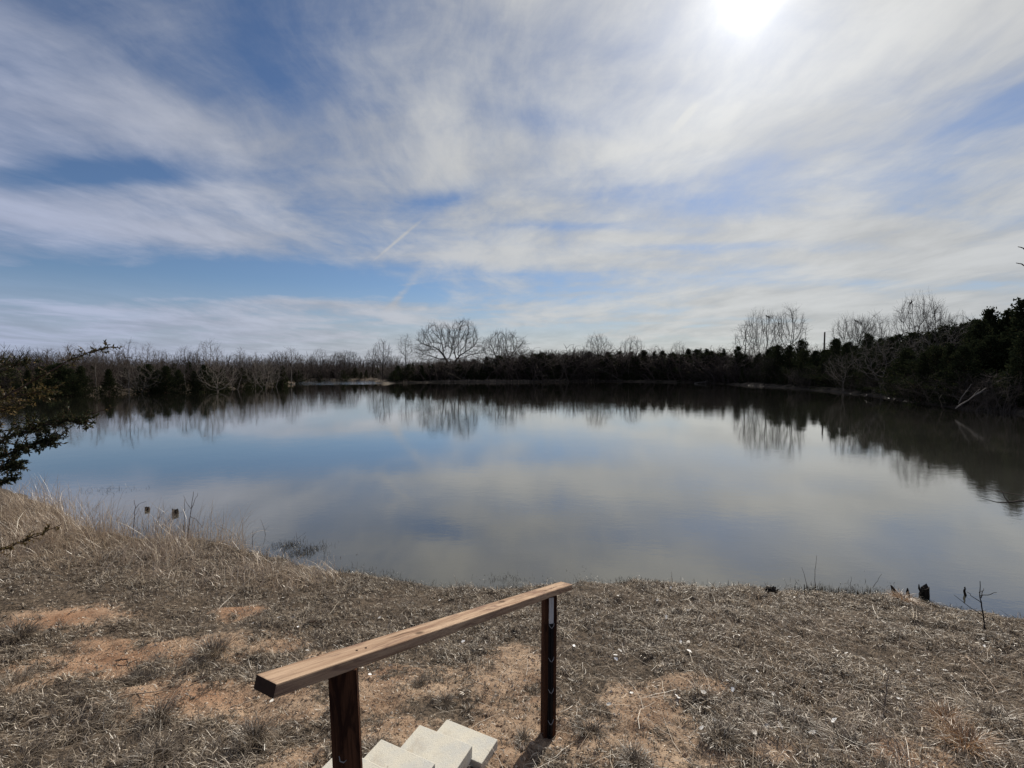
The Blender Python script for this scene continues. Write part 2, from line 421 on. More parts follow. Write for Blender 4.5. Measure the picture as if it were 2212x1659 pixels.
t, out = new_mat('concrete'); co = obj_co(t)
n1 = t.noise(co, 7, 5, 0.6); n2 = t.noise(co, 90, 4, 0.7); n3 = t.noise(co, 320, 2, 0.6)
col = t.mix(t.maprange(n1, 0.35, 0.65), (0.46, 0.445, 0.395), (0.53, 0.49, 0.40))
col = t.mix(t.maprange(n2, 0.52, 0.72, 0, 0.30), col, (0.24, 0.20, 0.15))
col = t.mix(t.maprange(n3, 0.6, 0.75, 0, 0.6), col, (0.20, 0.18, 0.15))
st = t.noise(co, 3.2, 6, 0.7, 0.6)
col = t.mix(t.maprange(st, 0.52, 0.72, 0, 0.6), col, (0.30, 0.235, 0.165))
principled(t, out, col, 0.95, 0.15, t.math('ADD', n2, n3), 0.6, 0.004)
t, out = new_mat('pale_leaf'); rnd = t.new('ShaderNodeObjectInfo').outputs['Random']
principled(t, out, t.ramp(rnd, [(0, (0.42, 0.38, 0.32)), (0.6, (0.66, 0.63, 0.58)), (1, (0.78, 0.76, 0.72))]), 0.7, 0.3)
t, out = new_mat('stone')
principled(t, out, t.ramp(attr(t, 'tint'), [(0, (0.13, 0.075, 0.045)), (0.6, (0.33, 0.23, 0.15)), (1, (0.58, 0.50, 0.40))]), 0.9, 0.15)

# ------------------------------------------------------------------ shoreline
near_px = [(-60, 1035), (40, 1065), (130, 1105), (215, 1150), (330, 1168), (450, 1168), (520, 1188), (590, 1203), (640, 1222), (700, 1238), (760, 1240), (850, 1250), (930, 1268), (1000, 1278), (1060, 1276), (1130, 1270), (1200, 1268), (1290, 1258), (1400, 1260), (1500, 1266), (1600, 1272), (1700, 1279), (1800, 1281), (1900, 1288), (1990, 1297), (2060, 1312), (2130, 1322), (2212, 1340), (2300, 1352)]
far_px = [(2330, 903), (2212, 895), (2140, 889), (2080, 884), (2010, 874), (1960, 868), (1905, 858), (1840, 851), (1790, 845), (1700, 838), (1600, 832), (1500, 827), (1400, 825), (1290, 824), (1200, 825), (1080, 826), (960, 826), (870, 827.5), (825, 829.5), (812, 826), (790, 822.5), (700, 822), (610, 822.5), (580, 826), (640, 829.5), (580, 833), (510, 838), (420, 843), (330, 846), (250, 849), (150, 853), (60, 857), (-40, 862)]
near_pts = [at_z(u, v, 0)[:2] for u, v in near_px]
far_pts = [at_z(u, v, 0)[:2] for u, v in far_px]
right_pts = [np.array(p) for p in ((11.5, 5.2), (19, 6.8), (28, 11), (36, 18), (38, 26))]
left_pts = [np.array(p) for p in ((-60, 44), (-62, 36), (-48, 25), (-32, 18), (-20, 14.5))]
poly = np.array(near_pts + right_pts + far_pts + left_pts)
def catmull(P, n=5):
    out = []; m = len(P)
    for i in range(m):
        p0, p1, p2, p3 = P[i - 1], P[i], P[(i + 1) % m], P[(i + 2) % m]
        for k in range(n):
            tt = k / n
            # centripetal would be smoother; a low tension keeps corners from overshooting
            m1 = (p2 - p0) * 0.3; m2 = (p3 - p1) * 0.3
            out.append((2 * tt**3 - 3 * tt**2 + 1) * p1 + (tt**3 - 2 * tt**2 + tt) * m1 + (-2 * tt**3 + 3 * tt**2) * p2 + (tt**3 - tt**2) * m2)
    return np.array(out)
POND = catmull(poly, 5)
def pond_sd(x, y):
    """signed distance to the pond outline: positive on land"""
    shp = x.shape; x = x.ravel(); y = y.ravel()
    res = np.empty(len(x)); A = POND; B = np.roll(POND, -1, axis=0); d = B - A; dd = (d**2).sum(1) + 1e-12
    for c in range(0, len(x), 20000):
        px = x[c:c + 20000, None]; py = y[c:c + 20000, None]
        ax = px - A[None, :, 0]; ay = py - A[None, :, 1]
        tt = np.clip((ax * d[None, :, 0] + ay * d[None, :, 1]) / dd, 0, 1)
        d2 = (ax - tt * d[None, :, 0])**2 + (ay - tt * d[None, :, 1])**2
        m = np.sqrt(d2.min(1))
        cond = (A[None, :, 1] > py) != (B[None, :, 1] > py)
        xin = A[None, :, 0] + (py - A[None, :, 1]) * d[None, :, 0] / np.where(np.abs(d[None, :, 1]) < 1e-9, 1e-9, d[None, :, 1])
        inside = ((cond & (px < xin)).sum(1) % 2) == 1
        res[c:c + 20000] = np.where(inside, -m, m)
    return res.reshape(shp)

def ground_height(x, y):
    s = pond_sd(x, y); r = np.hypot(x, y)
    s = s + (fbm(x * 2.2, y * 2.2, 3, 40) - 0.5) * 0.35 * sstep(40, 8, r)
    land_near = 0.05 * np.tanh(np.maximum(s, 0) / 0.12) + 0.183 * np.minimum(s, 4.3) + 0.09 * np.maximum(s - 4.5, 0)
    land_near = np.minimum(land_near, 2.2)
    land_near += 0.13 * np.exp(-((x + 0.9)**2 + (y - 2.2)**2) / 0.55)      # soil heaped behind the steps
    land_far = 0.30 * np.tanh(np.maximum(s, 0) / 0.9) + 0.010 * np.minimum(s, 120)
    wf = sstep(14, 28, r)
    land = land_near * (1 - wf) + land_far * wf
    lump = (fbm(x * 3.1, y * 3.1, 4, 3) - 0.5) * 0.10 + (fbm(x * 8, y * 8, 4, 9) - 0.5) * 0.060
    lump = lump * (1 - wf) + wf * (fbm(x * 0.15, y * 0.15, 4, 5) - 0.35) * 0.5
    land = land + lump * sstep(0.0, 0.7, s)
    far_hill = sstep(150, 900, r) * 1.5 * fbm(x * 0.004, y * 0.004, 3, 21)
    z = np.where(s > 0, land + far_hill, np.maximum(-1.2, 0.30 * s) - 0.004)
    return z, s

# polar sheet round the viewpoint, finest where it is near
th_in = np.linspace(-math.radians(60), math.radians(60), 560)
th_out = np.linspace(math.radians(60), math.radians(300), 130)[1:-1]
TH = np.concatenate([th_in, th_out])
RR = np.concatenate([[0.15, 0.5, 0.9], np.geomspace(1.3, 9.0, 230), np.geomspace(9.05, 160, 210), np.geomspace(165, 4000, 30)])
TG, RG = np.meshgrid(TH, RR, indexing='ij')
GX = RG * np.sin(TG); GY = RG * np.cos(TG)
GZ, GS = ground_height(GX, GY)
def ground_at(x, y):
    x = np.atleast_1d(np.asarray(x, float)); y = np.atleast_1d(np.asarray(y, float))
    th = np.arctan2(x, y); th = np.where(th < TH[0], th + 2 * np.pi, th); r = np.hypot(x, y)
    ti = np.clip(np.searchsorted(TH, th) - 1, 0, len(TH) - 2); ri = np.clip(np.searchsorted(RR, r) - 1, 0, len(RR) - 2)
    ft = np.clip((th - TH[ti]) / (TH[ti + 1] - TH[ti]), 0, 1); fr = np.clip((r - RR[ri]) / (RR[ri + 1] - RR[ri]), 0, 1)
    def s(G): return (G[ti, ri] * (1 - ft) + G[ti + 1, ri] * ft) * (1 - fr) + (G[ti, ri + 1] * (1 - ft) + G[ti + 1, ri + 1] * ft) * fr
    return s(GZ), s(GS)
def gz(x, y): return float(ground_at(x, y)[0][0])
def on_ground(u, v):
    p = at_z(u, v, 0.5)
    for _ in range(12): p = at_z(u, v, gz(p[0], p[1]))
    return p

# worn bare patches of red soil (centre and reach read off the photograph)
BARE = [(150, 1335, 110, 22), (230, 1425, 150, 38), (420, 1400, 190, 26), (590, 1390, 60, 22), (520, 1318, 60, 12), (420, 1500, 190, 42), (620, 1530, 130, 40), (650, 1640, 90, 60),
        (800, 1500, 130, 45), (930, 1480, 150, 45), (880, 1580, 140, 45), (1080, 1450, 110, 60), (1120, 1560, 120, 90), (1080, 1640, 160, 60), (1260, 1600, 110, 60), (1400, 1530, 85, 70), (1380, 1610, 90, 60),
        (1490, 1470, 60, 22), (1930, 1630, 110, 28), (1620, 1640, 110, 26), (60, 1470, 60, 18), (740, 1420, 90, 22)]
RED = [(150, 1335, 110, 22), (230, 1425, 150, 38), (520, 1318, 60, 14), (850, 1455, 60, 14), (1890, 1625, 60, 25), (420, 1500, 120, 25)]
def patches(x, y, lst):
    m = np.zeros_like(x)
    for (u, v, ru, rv) in lst:
        c = on_ground(u, v); a = on_ground(u + ru, v); b1 = on_ground(u, v - rv); b2 = on_ground(u, min(v + rv, 1690))
        rx = np.linalg.norm(a[:2] - c[:2]); ry = 0.5 * np.linalg.norm(b1[:2] - b2[:2]) + 0.02
        m = np.maximum(m, np.exp(-(((x - c[0]) / rx)**2 + ((y - c[1]) / ry)**2) * 0.9))
    return m
nearmask = (RG < 14)
def bare_at(x, y):
    m = patches(x, y, BARE)
    return np.clip(m * .92 + (fbm(x * 5, y * 5, 4, 77) - 0.5) * 1.7 * (0.2 + m), 0, 1)
BG = np.zeros_like(GX); BG[nearmask] = bare_at(GX[nearmask], GY[nearmask])
RDG = np.zeros_like(GX); RDG[nearmask] = patches(GX[nearmask], GY[nearmask], RED)
FARG = sstep(12, 22, RG)
SHG = sstep(0.35, 0.02, GS + (fbm(GX * 4, GY * 4, 3, 8) - 0.5) * 0.3)
nT, nR = GX.shape
V = np.stack([GX, GY, GZ], -1).reshape(-1, 3)
i = np.arange(nT)[:, None]; j = np.arange(nR - 1)[None, :]; i2 = (i + 1) % nT
F = np.stack([i * nR + j, i2 * nR + j, i2 * nR + j + 1, i * nR + j + 1], -1).reshape(-1, 4)[:, ::-1]
gme = np_mesh('ground', V, F.ravel(), np.arange(len(F)) * 4, None, True, {'bare': BG, 'red': RDG, 'far': FARG, 'shore': SHG})
tag(obj('ground', gme, 'ground'), kind='structure')

# water sheet a little larger than the pond, so that the banks cut its edge
wm = pydata('water', [(-95, 2.5, 0), (70, 2.5, 0), (70, 120, 0), (-95, 120, 0)], [(0, 1, 2, 3)])
tag(obj('water', wm, 'water'), kind='structure')

# ------------------------------------------------------------------ handrail beside the steps
def boxmesh(name, x0, x1, y0, y1, z0, z1, bev=0.003, mats=()):
    import bmesh
    bm = bmesh.new(); bmesh.ops.create_cube(bm, size=1.0)
    for v in bm.verts:
        v.co = ((x0 + x1) / 2 + v.co.x * (x1 - x0), (y0 + y1) / 2 + v.co.y * (y1 - y0), (z0 + z1) / 2 + v.co.z * (z1 - z0))
    if bev: bmesh.ops.bevel(bm, geom=list(bm.edges), offset=bev, segments=2, affect='EDGES', profile=0.6)
    me = bpy.data.meshes.new(name); bm.to_mesh(me); bm.free()
    for m in mats: me.materials.append(MATS[m])
    return me
from mathutils import Matrix, Vector
RA = Vector((0.45519344, 0.84513395, -0.28026333)); RS = Vector((0.88041834, -0.47419779, 0.0)); RN = RA.cross(RS); RN = RN if RN.z > 0 else -RN
R0 = Vector((-0.72788149, 1.29852511, CAM_Z - 2.6 + 1.72778092)); RL = 2.3714
hr = empty('handrail', (0, 0, 0))
tag(hr, 'weathered wooden handrail sloping down beside the concrete steps', 'handrail')
rm = boxmesh('rail', 0, RL, 0, 0.089, -0.038, 0, 0.004, ('rail_wood', 'end_grain'))
for p in rm.polygons:
    if abs(p.normal.x) > 0.9: p.material_index = 1
rail = link(bpy.data.objects.new('rail', rm), hr)
ys = RN.cross(RA)
if ys.dot(RS) < 0: ys = -ys
rail.matrix_world = Matrix(((RA.x, RS.x, RN.x, R0.x), (RA.y, RS.y, RN.y, R0.y), (RA.z, RS.z, RN.z, R0.z), (0, 0, 0, 1)))
# check: a split along the grain
crk = []
for k in range(9):
    tt = k / 8; crk.append((0.50 + 0.20 * tt, 0.030 + 0.012 * tt + 0.003 * math.sin(9 * tt), 0.0))
cv = [(x, y - 0.0014 * math.sin(math.pi * k / 8), 0.0006) for k, (x, y, z) in enumerate(crk)] + [(x, y + 0.0014 * math.sin(math.pi * k / 8), 0.0006) for k, (x, y, z) in enumerate(crk)]
cf = [(k, k + 1, 9 + k + 1, 9 + k) for k in range(8)]
ck = obj('crack', pydata('crack', cv, cf), 'end_grain', rail)
def rail_pt(s, t): return R0 + RA * s + RS * t
def post(name, s, tcen, wx, wy, rz, lean, mat='post_wood'):
    top = rail_pt(s, tcen) - RN * 0.038
    zb = gz(top.x, top.y) - 0.15
    L = top.z - zb
    me = boxmesh(name, 0, L - 0.004, -wx / 2, wx / 2, -wy / 2, wy / 2, 0.003, (mat,))
    for v in me.vertices:                       # top cut to the slope of the rail
        if v.co.x > L * 0.5: v.co.x += 0.0
    o = link(bpy.data.objects.new(name, me), hr)
    # local x runs up the post so the grain follows it
    up = Vector((math.sin(lean), 0, math.cos(lean))); sd = Vector((math.cos(rz), math.sin(rz), 0)); sd = (sd - up * sd.dot(up)).normalized(); fw = up.cross(sd)
    base = top - up * L
    o.matrix_world = Matrix(((up.x, sd.x, fw.x, base.x), (up.y, sd.y, fw.y, base.y), (up.z, sd.z, fw.z, base.z), (0, 0, 0, 1)))
    return o, base, up, sd, fw, L
near_post, nb, nup, nsd, nfw, nL = post('post', 0.285, 0.052, 0.089, 0.038, math.radians(12), math.radians(-2.0))
far_post, fb, fup, fsd, ffw, fL = post('post', 2.08, 0.036, 0.085, 0.07, math.radians(16), math.radians(0.3))
# steel fence stake on the near face of the far post, studs and a white painted tip
cam_side = -1.0 if (Vector((0, 0, CAM_Z)) - fb).dot(ffw) < 0 else 1.0
def on_far(h, a, b): return fb + fup * h + fsd * a + ffw * (cam_side * (0.035 + b))
def stake_box(name, h0, h1, a0, a1, b0, b1, mat, parent):
    Vv = [on_far(h, a, b) for h in (h0, h1) for a in (a0, a1) for b in (b0, b1)]
    Fv = [(0, 1, 3, 2), (4, 6, 7, 5), (0, 4, 5, 1), (2, 3, 7, 6), (0, 2, 6, 4), (1, 5, 7, 3)]
    me = pydata(name, Vv, Fv); me.materials.append(MATS[mat]); return link(bpy.data.objects.new(name, me), parent)
stake = stake_box('steel_stake', 0.05, fL - 0.18, -0.017, 0.017, 0.001, 0.008, 'steel_black', hr)
stake_box('stake_flange', 0.05, fL - 0.18, -0.003, 0.003, 0.008, 0.020, 'steel_black', stake)
stake_box('painted_tip', fL - 0.178, fL - 0.008, -0.015, 0.015, 0.001, 0.010, 'paint_white', stake)
for h in (0.26, 0.47, 0.68, fL - 0.20):
    pts = [on_far(h + 0.022, -0.019, 0.012), on_far(h + 0.004, -0.010, 0.023), on_far(h, -0.002, 0.026), on_far(h + 0.012, 0.010, 0.023), on_far(h + 0.024, 0.019, 0.012)]
    Vv, Fv = path_tube([list(p) for p in pts], [0.0016, 0.0022, 0.0024, 0.0022, 0.0014], 5)
    obj('stud', pydata('stud', Vv, Fv, True), 'steel_worn', stake)
sd_ = -1.0 if (Vector((0, 0, CAM_Z)) - nb).dot(nfw) < 0 else 1.0
hh_ = nL - 0.30
pts = [nb + nup * (hh_ + a) + nsd * b + nfw * (sd_ * (0.019 + c)) for a, b, c in ((0.02, -0.022, 0.001), (0.006, -0.019, 0.006), (0, -0.008, 0.007), (0.002, 0.0, 0.001))]
Vv, Fv = path_tube([list(p) for p in pts], [0.0014, 0.002, 0.002, 0.0012], 5)
obj('staple', pydata('staple', Vv, Fv, True), 'steel_worn', hr)
for s_ in (0.34, 0.38, 2.07, 2.10):
    c = rail_pt(s_, 0.045 + random.uniform(-.012, .012)) + RN * 0.0008
    Vv, Fv = path_tube([list(c), list(c + RN * 0.0012)], [0.0042, 0.0040], 8)
    obj('screw_head', pydata('screw_head', Vv, Fv), 'stick_dark', hr)

# ------------------------------------------------------------------ concrete steps
e1 = np.array([0.898, -0.439]); e2 = np.array([-0.455, -0.890])
STEP = [((1340.8, 2157.8), 0.800, 0.375, 0.20, 0.085, 'lowest pale concrete step block, farthest from the camera'),
        ((1259.5, 2174.3), 0.875, 0.375, 0.235, 0.16, 'second pale concrete step block up from the bottom'),
        ((1143.2, 2218.0), 0.950, 0.375, 0.235, 0.17, 'third concrete step block up, cut by the bottom edge of the photo'),
        ((1026.0, 2243.0), 1.030, 0.375, 0.235, 0.18, 'uppermost visible concrete step block, behind the near rail post')]
for k, ((u, v), z, la, lb, th, lab) in enumerate(STEP):
    c = at_z(u * 0.72, v * 0.72, z)
    me = boxmesh('concrete_block', 0, la, 0, lb, -th, 0, 0.004, ('concrete',))
    for q in me.vertices:
        q.co.z += 0.0015 * math.sin(q.co.x * 40 + k) ; q.co.y += 0.0015 * math.sin(q.co.x * 31 + 2 * k)
    o = link(bpy.data.objects.new('concrete_block', me)); a = math.atan2(e1[1], e1[0]) + (0, 0.03, 0.02, 0.01)[k]
    # local y runs towards the camera: mirror by placing the origin at the far-left corner and turning
    o.location = (c[0] - 0, c[1] - 0, z); o.rotation_euler = (0.01 * (k - 1), 0.008, a)
    for q in me.vertices: q.co.y = -q.co.y
    me.flip_normals()
    tag(o, lab, 'step', 'concrete blocks laid as steps')

# ------------------------------------------------------------------ bare trees by space colonisation
def grow(pts, trunk, step, infl, kill, maxit=120, up=0.05, seed=0, jit=0.18):
    r = np.random.default_rng(seed)
    nodes = [np.array(p, float) for p, _ in trunk]; par = [q for _, q in trunk]
    N = np.array(nodes); A = np.array(pts)
    dist = np.full(len(A), 1e9); near = np.zeros(len(A), int)
    def upd(start, arr):
        nonlocal dist, near
        if len(A) == 0: return
        d = np.linalg.norm(A[:, None, :] - arr[None], axis=2); k = d.argmin(1); m = d[np.arange(len(A)), k]
        b = m < dist; near = np.where(b, k + start, near); dist = np.where(b, m, dist)
    upd(0, N)
    for it in range(maxit):
        act = dist < infl
        if not act.any(): break
        vec = A[act] - N[near[act]]; vec /= np.linalg.norm(vec, axis=1, keepdims=True) + 1e-9
        acc = np.zeros_like(N); np.add.at(acc, near[act], vec)
        ids = np.unique(near[act])
        dv = acc[ids]; dv /= np.linalg.norm(dv, axis=1, keepdims=True) + 1e-9
        dv += r.normal(size=dv.shape) * jit + np.array([0, 0, up]); dv /= np.linalg.norm(dv, axis=1, keepdims=True) + 1e-9
        new = N[ids] + dv * step
        start = len(N); N = np.concatenate([N, new]); par += [int(q) for q in ids]
        upd(start, new)
        keep = dist > kill
        A = A[keep]; dist = dist[keep]; near = near[keep]
        if len(A) == 0: break
    return N, np.array(par)
def tree_meshes(name, N, par, tip=0.010, expo=2.4, twigs=2, twlen=0.5, thick=0.055, seed=0, maxr=None):
    r = np.random.default_rng(seed + 99)
    n = len(N); rad = np.zeros(n); kids = np.zeros(n, int)
    for q in par[par >= 0]: kids[q] += 1
    acc = np.zeros(n)
    for k in range(n - 1, -1, -1):
        rad[k] = tip if kids[k] == 0 else max(tip, acc[k] ** (1 / expo))
        if par[k] >= 0: acc[par[k]] += rad[k] ** expo
    if maxr: rad = np.minimum(rad, maxr) if rad.max() < maxr else np.maximum(tip, rad * 1.0) ** 1.0 * np.where(rad > tip, (maxr / rad.max()) ** (np.log(np.maximum(rad, tip) / tip) / math.log(rad.max() / tip)), 1.0)
    c = np.where(par >= 0)[0]
    A = N[par[c]]; B = N[c]; ra = np.minimum(rad[par[c]], rad[c] * 1.35); rb = rad[c]
    # fine twigs from every thin node
    thin = np.where((rad < tip * 2.6))[0]
    TA, TB = [], []
    for k in range(twigs):
        d = N[thin] - N[np.maximum(par[thin], 0)]; d /= np.linalg.norm(d, axis=1, keepdims=True) + 1e-9
        d = d + r.normal(size=d.shape) * 0.34 + np.array([0, 0, 0.32]); d /= np.linalg.norm(d, axis=1, keepdims=True) + 1e-9
        L = twlen * r.uniform(0.3, 1.3, size=(len(thin), 1)); p = N[thin]
        for sg in range(3):
            q = p + d * L * 0.37; TA.append(p); TB.append(q); p = q
            d = d + r.normal(size=d.shape) * 0.14; d /= np.linalg.norm(d, axis=1, keepdims=True) + 1e-9
    big = rb >= thick
    V1, F1 = tubes(A[big], B[big], ra[big], rb[big], 7)
    V2, F2 = tubes(A[~big], B[~big], ra[~big], rb[~big], 4)
    if twigs:
        TA = np.concatenate(TA); TB = np.concatenate(TB)
        V3, F3 = tubes(TA, TB, np.full(len(TA), tip * 0.62), np.full(len(TA), tip * 0.4), 3)
        V2, F2 = join_parts([(V2, F2), (V3, F3)])
    return quads_mesh(name + '_trunk', V1, F1), quads_mesh(name + '_crown', V2, F2)
def ellipsoid_pts(n, c, r, seed, shell=0.1, zmin=None):
    g = np.random.default_rng(seed); out = []
    while len(out) < n:
        p = g.uniform(-1, 1, 3); q = np.linalg.norm(p)
        if q > 1 or (q < 0.75 and g.random() < shell): continue
        p = p * r + c
        if zmin is not None and p[2] < zmin: continue
        out.append(p)
    return np.array(out)
PROTO = {}
def bare_proto(key, H, ells, trunk, step, infl, kill, tm='bark_grey', cm='twig_brown', seed=1, **kw):
    pts = np.concatenate([ellipsoid_pts(n, np.array(c), np.array(r), seed + k, zmin=zm) for k, (n, c, r, zm) in enumerate(ells)])
    N, par = grow(pts, trunk, step, infl, kill, seed=seed, up=kw.pop('up', 0.05), jit=kw.pop('jit', 0.18))
    a, b = tree_meshes(key, N, par, seed=seed, **kw)
    a.materials.append(MATS[tm]); b.materials.append(MATS[cm])
    PROTO[key] = (H, (('trunk', a), ('crown', b)))
def line_trunk(p0, p1, n):
    return [(np.array(p0) * (1 - k / n) + np.array(p1) * k / n + np.array([math.sin(k * 1.7) * .04, math.cos(k * 1.3) * .04, 0]), k - 1) for k in range(n + 1)]
def multi_trunk(stems, n=5):
    out = []
    for p0, p1 in stems:
        b = len(out)
        for k in range(n + 1):
            out.append((np.array(p0) * (1 - k / n) + np.array(p1) * k / n + np.array([math.sin(k * 1.9 + b) * .06, math.cos(k * 1.3 + b) * .06, 0]), -1 if k == 0 else b + k - 1))
    return out
# wide open-grown trees of the middle, heights in metres
bare_proto('oak_a', 16.0, [(700, (-2.9, 0, 9.2), (5.8, 4.4, 5.6), 4.2), (180, (-6.6, 0, 7.0), (3.0, 2.6, 2.8), 4.2)], line_trunk((0, 0, 0), (-.3, 0, 3.6), 6), 0.55, 4.2, 0.85, 'bark_backlit', 'bark_backlit', 3, tip=0.023, twigs=5, twlen=1.4, expo=1.95, up=0.0, jit=0.12)
bare_proto('oak_b', 17.0, [(650, (2.2, 0, 10.0), (4.6, 4.2, 5.8), 4.4), (180, (5.8, 0, 7.4), (3.0, 2.6, 3.0), 4.2)], line_trunk((0, 0, 0), (.1, 0, 3.8), 6), 0.55, 4.2, 0.85, 'bark_backlit', 'bark_backlit', 13, tip=0.023, twigs=5, twlen=1.4, expo=1.95, up=0.0, jit=0.12)
bare_proto('oak_c', 14.0, [(800, (0.6, 0, 7.6), (6.8, 4.8, 5.2), 3.4)], multi_trunk((((0, 0, 0), (-.2, 0, 3.0)), ((.3, .2, 0), (1.2, .3, 3.4)))), 0.55, 4.2, 0.85, 'bark_backlit', 'bark_backlit', 23, tip=0.023, twigs=5, twlen=1.4, expo=1.95, up=0.0, jit=0.12)
bare_proto('elm_a', 10.0, [(700, (0, 0, 6.6), (2.7, 2.6, 3.5), 3.0)], line_trunk((0, 0, 0), (.15, 0, 3.2), 7), 0.40, 3.0, 0.6, 'bark_grey', 'twig_brown', 33, tip=0.012, twigs=4, twlen=1.0, expo=2.1, maxr=0.17, up=0.28, jit=0.10)
bare_proto('elm_b', 10.0, [(650, (0.4, 0, 6.3), (3.6, 3.0, 3.7), 2.6)], multi_trunk((((0, 0, 0), (-.5, 0, 2.6)), ((.2, .1, 0), (.8, .1, 2.8)))), 0.40, 3.0, 0.6, 'bark_grey', 'twig_brown', 43, tip=0.012, twigs=4, twlen=1.0, expo=2.1, maxr=0.15, up=0.28, jit=0.10)
bare_proto('slim', 10.0, [(420, (0, 0, 6.7), (1.7, 1.6, 3.4), 2.6)], line_trunk((0, 0, 0), (0, .1, 5.5), 12), 0.38, 2.6, 0.55, 'bark_grey', 'twig_brown', 53, tip=0.011, twigs=4, twlen=0.9, expo=2.1, maxr=0.13, up=0.28, jit=0.10)
bare_proto('vase', 10.0, [(900, (0, 0, 6.8), (4.0, 3.2, 3.4), 3.2)], multi_trunk((((-.2, 0, 0), (-1.7, 0, 4.2)), ((0, .2, 0), (-.5, .4, 4.6)), ((.2, 0, 0), (.6, -.2, 4.8)), ((.4, .1, 0), (1.9, .1, 4.4)))), 0.40, 3.0, 0.6, 'bark_backlit', 'bark_backlit', 63, tip=0.012, twigs=4, twlen=1.0, expo=2.1, maxr=0.14, up=0.28, jit=0.10)
bare_proto('elm_dark', 10.0, [(800, (0, 0, 6.2), (3.8, 3.4, 3.8), 2.4)], multi_trunk((((0, 0, 0), (-.5, 0, 2.4)), ((.2, .1, 0), (.9, .1, 2.4)), ((.1, -.2, 0), (.2, -.4, 2.8)))), 0.40, 3.0, 0.55, 'bark_backlit', 'bark_backlit', 73, tip=0.013, twigs=4, twlen=0.9, expo=2.15, maxr=0.16, up=0.28, jit=0.10)
bare_proto('spread', 7.0, [(700, (0, 0, 4.5), (3.6, 3.2, 2.6), 1.6)], multi_trunk((((0, 0, 0), (-.4, 0, 1.8)), ((.25, .1, 0), (.3, .1, 2.2)))), 0.34, 2.6, 0.5, 'bark_pale', 'bark_pale', 83, tip=0.012, twigs=2, twlen=0.5, maxr=0.14, up=0.0)

for key in ('elm_a', 'elm_b', 'slim'):                        # the same forms, backlit shade put into the bark colour
    H_, parts_ = PROTO[key]; np_ = []
    for nm, me in parts_:
        m2 = me.copy(); m2.materials[0] = MATS['bark_backlit']; np_.append((nm, m2))
    PROTO[key + '_dark'] = (H_, tuple(np_))
def brush_proto(key, H, n, spread, mat, seed, rs=1.0):
    g = np.random.default_rng(seed); A, B, ra, rb = [], [], [], []
    for k in range(n):
        p = np.array([g.normal() * spread * .35, g.normal() * spread * .35, 0]); d = np.array([g.normal() * .35, g.normal() * .35, 1.0]); d /= np.linalg.norm(d)
        L = H * g.uniform(.55, 1.0); m = 6; r0 = g.uniform(.012, .03)
        for q in range(m):
            p2 = p + d * L / m; A.append(p); B.append(p2); ra.append(r0 * (1 - q / m) + .006); rb.append(r0 * (1 - (q + 1) / m) + .006)
            if q > 0:
                for _ in range(3):
                    e = d + g.normal(size=3) * .65; e /= np.linalg.norm(e); e[2] = abs(e[2]) * .8 + .1; l = H * g.uniform(.08, .24)
                    A.append(p2); B.append(p2 + e * l * .6); ra.append(.009); rb.append(.007)
                    e2 = e + g.normal(size=3) * .4; e2 /= np.linalg.norm(e2)
                    A.append(p2 + e * l * .6); B.append(p2 + e * l * .6 + e2 * l * .5); ra.append(.007); rb.append(.005)
            p = p2; d = d + g.normal(size=3) * .16; d /= np.linalg.norm(d)
    V, F = tubes(A, B, np.array(ra) * rs, np.array(rb) * rs, 3)
    me = quads_mesh(key, V, F); me.materials.append(MATS[mat]); PROTO[key] = (H, (('stems', me),))
brush_proto('brush_a', 4.0, 42, 2.2, 'twig_brown', 1)
brush_proto('brush_b', 4.0, 46, 2.6, 'twig_red', 2)
brush_proto('brush_c', 4.0, 40, 2.4, 'bark_dark', 3)
brush_proto('brush_d', 4.0, 44, 2.4, 'twig_brown', 4, 2.2)
brush_proto('brush_e', 4.0, 44, 2.4, 'twig_red', 5, 2.2)

